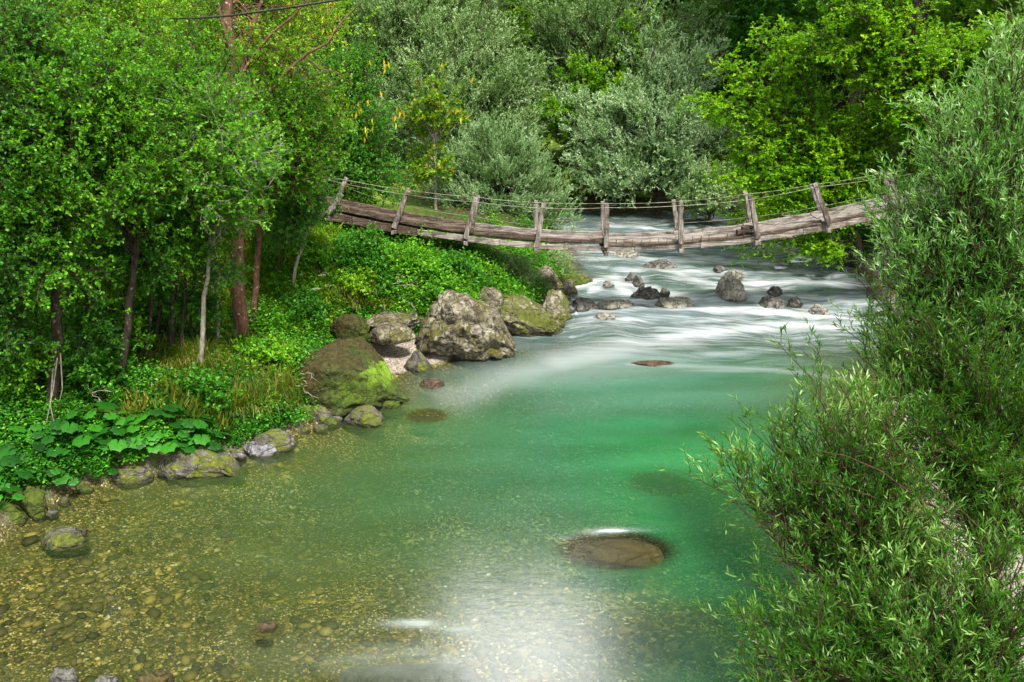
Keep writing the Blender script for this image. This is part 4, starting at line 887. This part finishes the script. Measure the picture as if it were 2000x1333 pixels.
mtree('broadleaf_tree', 'vivid green tree glimpsed between the grey willows at the bend', 1200, 390, 36, [(1200, 190, 0, 60, 14), (1130, 140, 0, 50, 10), (1190, 260, 0, 50, 12), (1060, 220, 0, 50, 12), (1260, 60, .3, 50, 10), (1340, 330, -.5, 40, 8)], 320, 'hornbeam', r=(.15, .06), leaf=(10, .11, .08))
mtree('grey_willow', 'tall olive grey willow on the slope between the two nearer willows', 1130, 390, 37, [(1130, 60, 0, 80, 24), (1200, 30, 0, 80, 22), (1120, 170, 0, 65, 18), (1290, 50, 0, 90, 24), (1150, 230, -.4, 50, 12), (1060, 50, 0, 70, 16), (1380, 60, 0, 80, 18)], 310, 'willow_far', r=(.2, .08), cat='willow', **FW)
mtree('grey_willow', 'dark grey green willow on the slope left of the maple sapling', 740, 400, 36, [(720, 60, 0, 90, 24), (790, 20, 0, 90, 20), (700, 160, 0, 80, 20), (760, 130, 0, 60, 14), (860, 10, .4, 80, 18), (960, 0, .4, 80, 18)], 311, 'willow_far', r=(.2, .08), cat='willow', **FW)
mtree('broadleaf_tree', 'mid green tree above the olive grey willow near the skyline', 1480, 380, 38, [(1480, 40, 0, 90, 22), (1420, 120, 0, 60, 14), (1560, 20, 0, 80, 14), (1440, -30, 0, 90, 14)], 312, 'alder_blue', r=(.2, .08), leaf=(11, .12, .08), sub=(9, 1.2), twig=(6, .5))

# --- low bushes on the banks
BU = dict(leaf=(10, .07, .05), sub=(6, .5), twig=(5, .25), up=.25, ang=1.0, twig_r=.003, branch_r=.010, twig_tubes=False, start=(.02, .9))
def bush(label, px, py, r, n, seed, mat, dz=.3, **kw):
    b = gbase(px, py + r * .5); Y = b[1]; k = dict(BU); k.update(kw); c = atY(px, py, Y); c[2] = max(c[2], b[2] + .1)
    kk = Y / FPX; 
    return plant('bush', label, 'bush', b, [(c + np.array([0, .3, 0]), (r * kk, r * kk, r * kk * .7), n)], seed, mat, 'twig', trunk=[b - np.array([0, 0, .05]), b * .5 + c * .5], trunk_r=(.03, .012), parts=('stems', 'leaves'), **k)
for i, (lab, px, py, r, n, mt) in enumerate([
    ('deep green leafy bush just under the left end of the bridge', 700, 505, 42, 30, 'herb'), ('bright green bush below the second bridge post', 800, 528, 42, 28, 'alder'), ('rounded bush hanging over the boulder under the bridge', 895, 540, 38, 26, 'herb'),
    ('dark undershrub in the hollow under the bridge', 740, 540, 50, 24, 'herb'), ('leafy bush between the ledge and the bridge', 830, 560, 50, 22, 'herb'), ('bush spilling down the bank toward the mossy boulder', 620, 520, 50, 22, 'alder'),
    ('olive brush hanging from the bank at the rapid edge', 1000, 535, 34, 20, 'willow_far'), ('brush with bare twigs overhanging the water by the upright stone', 1085, 520, 30, 20, 'willow_far'),
    ('light green herb bush above the mossy boulder', 590, 615, 45, 22, 'alder_blue'), ('ferny bush beside the dark rounded boulder', 690, 575, 45, 22, 'yellow_green'),
    ('dark bush in the shade behind the butterbur', 180, 760, 60, 24, 'herb'), ('low bush behind the shore rock', 400, 800, 45, 16, 'herb'), ('bush of dark leaves below the leaning edge alder', 30, 740, 70, 26, 'herb'), ('small bush between sedge and mossy boulder', 500, 720, 40, 16, 'alder'),
    ('bush in the deep shade behind the young stems', 260, 640, 60, 16, 'herb'), ('green shrub at the right shore below the bridge end', 1600, 470, 36, 14, 'alder'), ('shrub under the right end of the bridge', 1690, 470, 50, 18, 'alder_blue'),
    ('grass green bush on the far bank beside the bend', 1150, 375, 40, 14, 'yellow_green'), ('low far bank bush in front of the slope', 1260, 360, 40, 12, 'herb'), ('shrub at the foot of the bright green tree', 1500, 420, 45, 16, 'hornbeam')]):
    Yd = 1.0
    kw = dict(leaf=(11, .075, .018), up=.0, droop=.25) if mt == 'willow_far' else {}
    bush(lab, px, py, r, n, 400 + i, mt, **kw)

# --- driftwood and bare branches
def sticks(label, px, py, n, spread, L, seed, r=.016):
    rng = np.random.default_rng(seed); g = gbase(px, py); P = []
    for k in range(n):
        a = rng.uniform(-.5, .9); st = g + np.array([rng.normal() * spread, rng.normal() * spread * .5, .15 + rng.uniform(0, .35)]); d = unit(np.array([math.cos(a), rng.normal() * .3, -math.sin(a) * .8 + .2])); s_ = np.linspace(0, 1, 6)[:, None]
        P.append(st + d * s_ * L * rng.uniform(.5, 1.2) + np.array([0, 0, -.12]) * s_ ** 2 + rng.normal(size=(6, 3)) * .02)
    P = np.array(P); V, Q = tubes(P, np.full(n, r), np.full(n, r * .35), 5); V2, Q2 = tubes(offshoots(P, 3, .3, .9, L * .35, 4, .7, .1, rng), np.full(n * 3, r * .4), np.full(n * 3, r * .15), 4)
    V, Q = join([(V, Q), (V2, Q2)])
    tag(link('driftwood', mesh_np('driftwood', V - g, quads=Q, mat=M['bark_pale'], smooth=True), loc=g), label, 'driftwood')
sticks('tangle of bare pale twigs caught on the bank above the side cascade', 1095, 515, 16, .35, .9, 71, .012)
sticks('bare grey branch lying by the gravel beach behind the mossy boulder', 770, 600, 4, .2, .8, 72, .016)
sticks('pale broken twigs on the bank above the small leaning stone', 590, 785, 5, .1, .4, 73, .009)
sticks('short pale broken branch standing in the butterbur', 165, 800, 3, .08, .4, 74, .012)
lg = atY(np.array([1255, 1290, 1330]), np.array([352, 385, 410]), YF + .3)
V, Q = tubes(lg[None], np.array([.10]), np.array([.06]), 8); tag(link('fallen_log', mesh_np('fallen_log', V, quads=Q, mat=M['bark_red'], smooth=True)), 'reddish fallen log leaning down the far bank under the grey willow', 'log')
# white umbels
rng = np.random.default_rng(81); g = gbase(620, 625); P, H0 = [], []
for k in range(9):
    tp = g + np.array([rng.normal() * .35, rng.normal() * .25, rng.uniform(.5, .85)]); b_ = g + (tp - g) * np.array([.6, .6, 0]); P.append(np.array([b_, (b_ + tp) / 2 + rng.normal(size=3) * .02, tp])); H0.append(tp)
V, Q = tubes(np.array(P), np.full(9, .006), np.full(9, .004), 4); H0 = np.repeat(np.array(H0), 40, 0); m = len(H0); a = rng.uniform(0, 6.28, m); r_ = np.sqrt(rng.uniform(0, 1, m)) * .075
LP_ = H0 + np.stack([np.cos(a) * r_, np.sin(a) * r_, .02 - r_ * r_ * 3], -1)
um = empty('cow_parsley', g, 'white flat topped wild flowers on the bank above the mossy boulder', 'wildflower')
link('stems', mesh_np('stems', V - g, quads=Q, mat=M['herb'], attrs={'tint': np.full(len(V), .6)}), um)
D_ = np.stack([np.cos(a), np.sin(a), 0 * a], -1); S_ = np.stack([-np.sin(a), np.cos(a), 0 * a], -1) * .011
LV = np.stack([LP_ - g, LP_ - g + D_ * .012 + S_, LP_ - g + D_ * .024, LP_ - g + D_ * .012 - S_], 1).reshape(-1, 3)
link('flower_heads', mesh_np('flower_heads', LV, tris=((np.arange(m) * 4)[:, None, None] + np.array([[0, 1, 2], [0, 2, 3]])[None]).reshape(-1, 3), mat=M['twiggy'], attrs={'tint': np.repeat(rng.uniform(0, 1, m), 4)}), um)

# --- forest on the slopes behind
rngf = np.random.default_rng(77)
def proto(seed, mat, label, wide=2.3, hgt=7.5, name='forest_tree'):
    rng = np.random.default_rng(seed)
    cls = []
    for k in range(15):
        z = hgt * rng.uniform(.22, 1); w = wide * math.sin(math.pi * min(.95, (z / hgt) ** .8)) * .75 + .3; a = rng.uniform(0, 6.28)
        cls.append(((w * math.cos(a) * rng.uniform(.2, 1), w * math.sin(a) * rng.uniform(.2, 1), z), (wide * .42,) * 2 + (wide * .38,), 9))
    return plant(name, label, 'tree', (0, 0, 0), cls, seed, mat, 'bark', 'forest trees on the slopes', trunk=[(0, 0, 0), (.1, 0, hgt * .5), (0, .1, hgt * .95)], trunk_r=(.16, .04),
                 sub=(7, 1.1), twig=(5, .5), leaf=(9, .15, .10), up=.2, twig_tubes=False, branch_r=.03, start=(.15, .98))
TALL = plant('tall_beech', 'x', 'tree', (0, 0, 0), [((3.4 * math.cos(k * 2.4) * (k % 3) / 2, 3.4 * math.sin(k * 2.4) * (k % 3) / 2, 14.5 + k * .95), (2.6, 2.6, 1.8), 11) for k in range(15)], 555, 'alder', 'bark', trunk=[(0, 0, 0), (.2, 0, 12), (0, .1, 27)], trunk_r=(.32, .06),
      sub=(7, 1.7), twig=(5, .9), leaf=(8, .30, .20), up=.2, twig_tubes=False, branch_r=.05, start=(.5, .98))  # tall trees added with crowns out of view, to block sky reflected in the water
TL_ = ['tall dark trunk on the slope behind the bright layered tree', 'tall straight trunk at the right end of the bridge slope', 'tall trunk high on the right bank', 'tall trunk behind the clearing', 'tall trunk at the clearing edge', 'tall trunk behind the pod bearing tree', 'tall trunk on the right slope above the bend', 'tall trunk far left on the clearing slope', 'tall trunk high on the slope over the grey willows', 'tall trunk beside the olive grey willow', 'tall trunk above the maple sapling on the slope', 'tall trunk over the vivid green gap at the bend', 'tall trunk behind the drooping silver willow', 'tall trunk between silver willow and bright layered tree', 'tall trunk rising through the bright layered tree', 'tall trunk rising through the pod bearing tree', 'tall trunk behind the row of alder stems', 'tall trunk beyond the clearing grass', 'tall trunk behind the tall silvery willow'] + ['tall slope tree whose trunk hides behind the clearing wood', 'tall slope tree whose trunk hides behind the bright layered tree', 'tall tree over the vine hung alder']
for i_, (x_, y_) in enumerate([(12.5, 33), (16.5, 28), (18, 22), (-10.5, 31), (-13, 24), (-8.5, 38), (9.5, 41), (-16, 17), (-8, 44), (16.5, 33), (-1.5, 47), (1.6, 49), (4.8, 47), (10, 44), (13.5, 31), (-8.8, 27), (-14.5, 21), (-14, 28), (17.5, 25), (-11, 54), (12.5, 52), (-16, 18)]):
    l_ = (x_, y_, float(H(np.array(x_), np.array(y_))) - .2)
    if i_ == 0: TALL.location = l_; TALL['label'] = TL_[0]
    else: copy_tree(TALL, l_, i_ * 1.3, (.70 if i_ in (10, 11, 12) else 1 + .04 * (i_ % 3)), TL_[i_])
protos = [proto(501, 'alder', 'x'), proto(502, 'alder_blue', 'x', 2.6, 8.5), proto(503, 'willow_far', 'x', 2.8, 7), proto(504, 'yellow_green', 'x', 2.3, 7)]
FL = {0: 'mid green broadleaf tree of the mixed wood on the valley slope', 1: 'dense cool green broadleaf tree of the wood on the valley slope', 2: 'grey green willow of the wood on the valley slope', 3: 'yellow green tree of the wood on the valley slope'}
spots = []
def spot(x, y, s, k): spots.append((x, y, s, k))
for x in np.arange(-16, 19, 3.1):         # first rank beyond the river and meadow
    k = 2 if -4 < x < 9 else (1 if x < -4 else 3)
    spot(x + rngf.uniform(-.8, .8), 39.5 + rngf.uniform(-1.2, 1.2), rngf.uniform(.75, 1.0), k if rngf.uniform() < .7 else int(rngf.integers(0, 4)))
for row, (y0, st) in enumerate([(46, 3.8), (54, 4.5), (64, 5.5), (76, 6.5), (90, 8)]):
    for x in np.arange(-y0 * .75, y0 * .75, st):
        spot(x + rngf.uniform(-1, 1), y0 + rngf.uniform(-2, 2), rngf.uniform(.9, 1.35) * (1.9 if y0 >= 54 else 1.15), int(rngf.choice([0, 1, 2, 3], p=[.3, .3, .25, .15])))
for y in np.arange(20, 46, 4.2):            # far edge of the meadow and right slope
    spot(-13.5 - (y - 20) * .38 + rngf.uniform(-1, 1), y, rngf.uniform(.85, 1.2), int(rngf.choice([0, 1, 3])))
    spot(-19 - (y - 20) * .45 + rngf.uniform(-1, 1), y, rngf.uniform(.9, 1.3), int(rngf.choice([0, 1, 3])))
    spot(14 + (y - 20) * .35 + rngf.uniform(-1, 1), y, rngf.uniform(.8, 1.2), int(rngf.choice([0, 3, 3])))
used = set()
for (x, y, s, k) in spots:
    z = float(H(np.array(x), np.array(y))) - .2
    if k not in used:
        o = protos[k]; used.add(k); o.location = (x, y, z); o.scale = (s, s, s); o["label"] = FL[k]
    else:
        o = copy_tree(protos[k], (x, y, z), rngf.uniform(0, 6.28), s, FL[k])
    o["group"] = 'wood of ' + {0: 'mid green', 1: 'cool green', 2: 'grey green', 3: 'yellow green'}[k] + ' trees on the slope'

# ------------------------------------------------------------------ ground plants
def scatter(px0, px1, py0, py1, n, rng, smin=.1):
    px = rng.uniform(px0, px1, n); py = rng.uniform(py0, py1, n); g = ground_hit(px, py, 46)
    g = g[~np.isnan(g[:, 0])]; s = shore_s(g[:, 0], g[:, 1]); return g[s < -smin]
def leaf_cards(P, D, N, L, W, tint):
    S = unit(np.cross(D, N)); N = np.cross(S, D); L = L[:, None]; W = W[:, None] / 2
    V = np.stack([P, P + D * L * .45 + S * W + N * L * .06, P + D * L - N * L * .15, P + D * L * .45 - S * W + N * L * .06], 1)
    F = (np.arange(len(P)) * 4)[:, None, None] + np.array([[0, 1, 2], [0, 2, 3]])[None]
    return V.reshape(-1, 3), F.reshape(-1, 3), np.repeat(tint, 4)
def undergrowth(name, label, box, n, mat, seed, hgt=.35, size=.055, per=7, thr=.42, smin=.12, beach=True):
    rng = np.random.default_rng(seed); g = scatter(*box, n, rng, smin)
    if beach:
        dl, _, _ = shore(g[:, 0], g[:, 1]); g = g[~((g[:, 1] > 16.9) & (g[:, 1] < 18.8) & (dl > -1.9) & (dl < 0))]
    cn = fbm(np.stack([g[:, 0] * 1.3, g[:, 1] * 1.3, 0 * g[:, 0]], -1), 3, seed); g = g[cn > thr]; cn = cn[cn > thr]
    h = hgt * (.3 + 2.2 * (cn - thr)) * rng.uniform(.4, 1.2, len(g))
    P = np.repeat(g, per, 0); hh = np.repeat(h, per); m = len(P)
    P = P + np.stack([rng.normal(size=m) * .09, rng.normal(size=m) * .09, hh * rng.uniform(.15, 1, m)], -1)
    D = unit(np.stack([rng.normal(size=m), rng.normal(size=m), rng.normal(size=m) * .35], -1)); N = unit(rng.normal(size=(m, 3)) * .5 + np.array([0, -.15, 1.]))
    sc = size * rng.uniform(.6, 1.3, m) * (.7 + .02 * P[:, 1])
    tint = np.clip(np.repeat(rng.uniform(0, 1, len(g)), per) * .5 + rng.uniform(0, .5, m), 0, 1)
    V, F, T = leaf_cards(P, D, N, sc, sc * .7, tint)
    tag(link(name, mesh_np(name, V, tris=F, mat=M[mat], attrs={'tint': T})), label, None, kind='stuff')
undergrowth('undergrowth', 'dark green herbs carpeting the bank under the trees', (-60, 620, 600, 960), 24000, 'herb', 31, thr=.36, hgt=.45)
undergrowth('undergrowth', 'fresh green herbs on the bank below the bridge', (500, 1120, 440, 700), 6500, 'alder', 32, thr=.42, hgt=.6, size=.06)
undergrowth('undergrowth', 'dark rough herbs on the bank below the bridge', (500, 1120, 440, 700), 10000, 'herb', 38, thr=.36, hgt=.35, size=.05)
undergrowth('undergrowth', 'yellow green herbs over the meadow behind the stems', (-60, 660, 400, 640), 11000, 'moss_herb', 33, thr=.38, hgt=.22, size=.05, smin=2.5)
undergrowth('undergrowth', 'sunny plants along the far bank', (1100, 1480, 300, 410), 3500, 'moss_herb', 34, thr=.3, hgt=.5, size=.08, smin=.5)
undergrowth('undergrowth', 'low green plants on the right bank', (1500, 2060, 380, 700), 5000, 'alder', 35, thr=.45, hgt=.4, size=.06, smin=1.4)
undergrowth('undergrowth', 'scattered plants on the near right bank', (1750, 2060, 700, 1333), 3000, 'herb', 36, thr=.45, hgt=.4, size=.06, smin=1.6)

def tussock_mesh(seed, n=420, L=.5):
    rng = np.random.default_rng(seed); a = rng.uniform(0, 6.28, n); r = np.abs(rng.normal(size=n)) * .09
    P = np.stack([np.cos(a) * r, np.sin(a) * r, 0 * a], -1); lean = rng.uniform(.25, 1.0, n); l = L * rng.uniform(.5, 1.2, n)
    d = np.stack([np.cos(a) * lean, np.sin(a) * lean, np.ones(n)], -1); d = unit(d); S = np.stack([-np.sin(a), np.cos(a), 0 * a], -1) * .0045
    s1, s2, s3 = [P + d * (l * s)[:, None] - np.array([0, 0, 1.]) * (l * s * s * lean * dr)[:, None] for s, dr in ((.4, .3), (.75, .55), (1, .75))]
    V = np.stack([P - S, P + S, s1 - S, s1 + S, s2 - S * .7, s2 + S * .7, s3], 1)
    F = (np.arange(n) * 7)[:, None, None] + np.array([[0, 1, 3], [0, 3, 2], [2, 3, 5], [2, 5, 4], [4, 5, 6]])[None]
    return mesh_np('sedge_tussock', V.reshape(-1, 3), tris=F.reshape(-1, 3), mat=M['sedge'], attrs={'tint': np.repeat(rng.uniform(0, 1, n), 7)})
tms = [tussock_mesh(s) for s in (1, 2, 3)]
rngt = np.random.default_rng(9)
for i, (px, py) in enumerate([(430, 800), (460, 812), (500, 815), (535, 800), (480, 780), (445, 770), (515, 770), (405, 770), (380, 740), (430, 735), (470, 740), (550, 775), (400, 715), (360, 710), (330, 740), (500, 740), (455, 705), (565, 745), (525, 720), (420, 790), (350, 770), (300, 720)]):
    g = gbase(px, py); o = link('sedge_tussock', tms[i % 3], loc=g); o.rotation_euler = (0, 0, rngt.uniform(0, 6.28)); s = rngt.uniform(.8, 1.3); o.scale = (s, s, s)
    tag(o, 'tussock of yellowing sedge on the bank between the birch and the mossy boulder', 'sedge', 'sedge tussocks on the bank')
for i, (px, py) in enumerate([(700, 610), (725, 595), (680, 600), (745, 610), (660, 590)]):
    g = gbase(px, py); o = link('sedge_tussock', tms[i % 3], loc=g); o.rotation_euler = (0, 0, rngt.uniform(0, 6.28)); o.scale = (1.1,) * 3
    tag(o, 'grass tussock on the slope above the pale rock ledge', 'grass tussock', 'grass tussocks above the ledge')
# meadow and bank grass
def grass(name, label, box, n, mat, seed, L=.28, smin=.4):
    rng = np.random.default_rng(seed); g = scatter(*box, n, rng, smin); dl, _, _ = shore(g[:, 0], g[:, 1]); g = g[~((g[:, 1] > 16.9) & (g[:, 1] < 18.8) & (dl > -1.9) & (dl < 0))]
    m = len(g); a = rng.uniform(0, 6.28, m); d = unit(np.stack([np.cos(a) * .5, np.sin(a) * .5, np.ones(m)], -1)); l = L * rng.uniform(.5, 1.3, m)
    V, F, T = leaf_cards(g, d, unit(rng.normal(size=(m, 3))), l, np.full(m, .010) * (g[:, 1] / 14), rng.uniform(0, 1, m))
    tag(link(name, mesh_np(name, V, tris=F, mat=M[mat], attrs={'tint': T})), label, None, kind='stuff')
grass('grass', 'yellowish grass of the clearing behind the stems', (-60, 660, 400, 660), 26000, 'moss_herb', 41)
grass('grass', 'rank grass on the bank edge', (250, 620, 660, 860), 7000, 'sedge', 42, .32, .25)
grass('grass', 'grass on the far bank', (1100, 1450, 310, 405), 7000, 'moss_herb', 43, .6)

# --- butterbur
def butterbur_mesh(seed):
    rng = np.random.default_rng(seed); Vs, Ts, tt, Ls, o = [], [], [], [], 0
    for k in range(9):
        a = rng.uniform(0, 6.28); r = rng.uniform(.05, .38); h = rng.uniform(.18, .42); R = rng.uniform(.10, .19)
        c = np.array([math.cos(a) * r, math.sin(a) * r, h]); m = 28; th = np.linspace(.25, 6.03, m)
        rad = R * rng.uniform(.7, 1.15) * (1 + .10 * np.sin(th * 7 + rng.uniform(0, 6)) + .04 * np.sin(th * 15)) * (1 - .12 * np.cos(th))
        tl = unit(np.array([math.cos(a) * .45, math.sin(a) * .45 - .12, 1.0])); X = unit(np.cross(tl, [0.3, 1, 0])); Yv = np.cross(tl, X)
        rings = [c[None] + (X[None] * np.cos(th + a)[:, None] + Yv[None] * np.sin(th + a)[:, None]) * (rad * f)[:, None] + tl * (R * z_) + (tl[None] * (np.sin(th * 7) * .035 * R * f)[:, None]) for f, z_ in ((.5, .07), (1, -.10))]
        V = np.concatenate([c[None] - tl * .02] + rings); F = []
        for j in range(m - 1):
            F += [[0, 1 + j, 2 + j], [1 + j, 1 + m + j, 2 + m + j], [1 + j, 2 + m + j, 2 + j]]
        Vs.append(V); Ts.append(np.array(F) + o); tt.append(np.full(len(V), rng.uniform(.1, 1))); o += len(V)
        Ls.append(np.array([[0, 0, 0], [c[0] * .4, c[1] * .4, h * .5], c]))
    Vt, Qt = tubes(np.array(Ls), np.full(9, .008), np.full(9, .005), 5)
    return (mesh_np('leaves', np.concatenate(Vs), tris=np.concatenate(Ts), mat=M['butterbur'], attrs={'tint': np.concatenate(tt)}, smooth=True), mesh_np('stems', Vt, quads=Qt, mat=M['butterbur'], attrs={'tint': np.full(len(Vt), .8)}))
bms = [butterbur_mesh(s) for s in (1, 2, 3, 4)]
for i, (px, py) in enumerate([(20, 900), (60, 885), (110, 880), (155, 900), (95, 915), (30, 940), (200, 890), (180, 860), (230, 860), (250, 890), (280, 850), (300, 875), (330, 845), (310, 820), (270, 820), (350, 860), (385, 850), (370, 830), (410, 855), (230, 820), (190, 825), (140, 850), (70, 850), (20, 860), (5, 975), (150, 925), (215, 915), (340, 815)]):
    g = gbase(px, py + 30); L, S = bms[i % 4]; r = empty('butterbur_plant', g, 'butterbur plant with big round ruffled leaves at the shaded waterline', 'plant', 'butterbur plants along the shaded shore')
    r.rotation_euler = (0, 0, rngt.uniform(0, 6.28)); s = rngt.uniform(.6, .95); r.scale = (s, s, s)
    link('stems', S, r); link('leaves', L, r)

# --- yellow pods hanging on the trees behind
rng = np.random.default_rng(61); P = []
for (x, y, n) in [(640, 15, 22), (668, 222, 10), (700, 205, 8), (560, 12, 14), (625, 262, 6), (480, 30, 12), (740, 130, 6), (775, 225, 8), (720, 245, 6), (905, 190, 5), (340, 215, 6), (650, 60, 8), (600, 35, 10)]:
    c = np.array([x, y]) + rng.normal(size=(n, 2)) * 14; P.append(atY(c[:, 0], c[:, 1], 22.6 + rng.uniform(-.3, .3, n)))
P = np.concatenate(P); m = len(P)
V, F, T = leaf_cards(P, unit(np.stack([rng.normal(size=m) * .2, rng.normal(size=m) * .2, -np.ones(m)], -1)), unit(np.stack([rng.normal(size=m), -np.ones(m), np.zeros(m)], -1)), np.full(m, .20), np.full(m, .06), rng.uniform(0, 1, m))
tag(link('yellow_leaves', mesh_np('yellow_leaves', V, tris=F, mat=M['pods'], attrs={'tint': T})), 'yellow hanging seed clusters in the trees', None, kind='stuff')
print("objects", len(scene.objects), "polys", sum(len(m.polygons) for m in bpy.data.meshes))
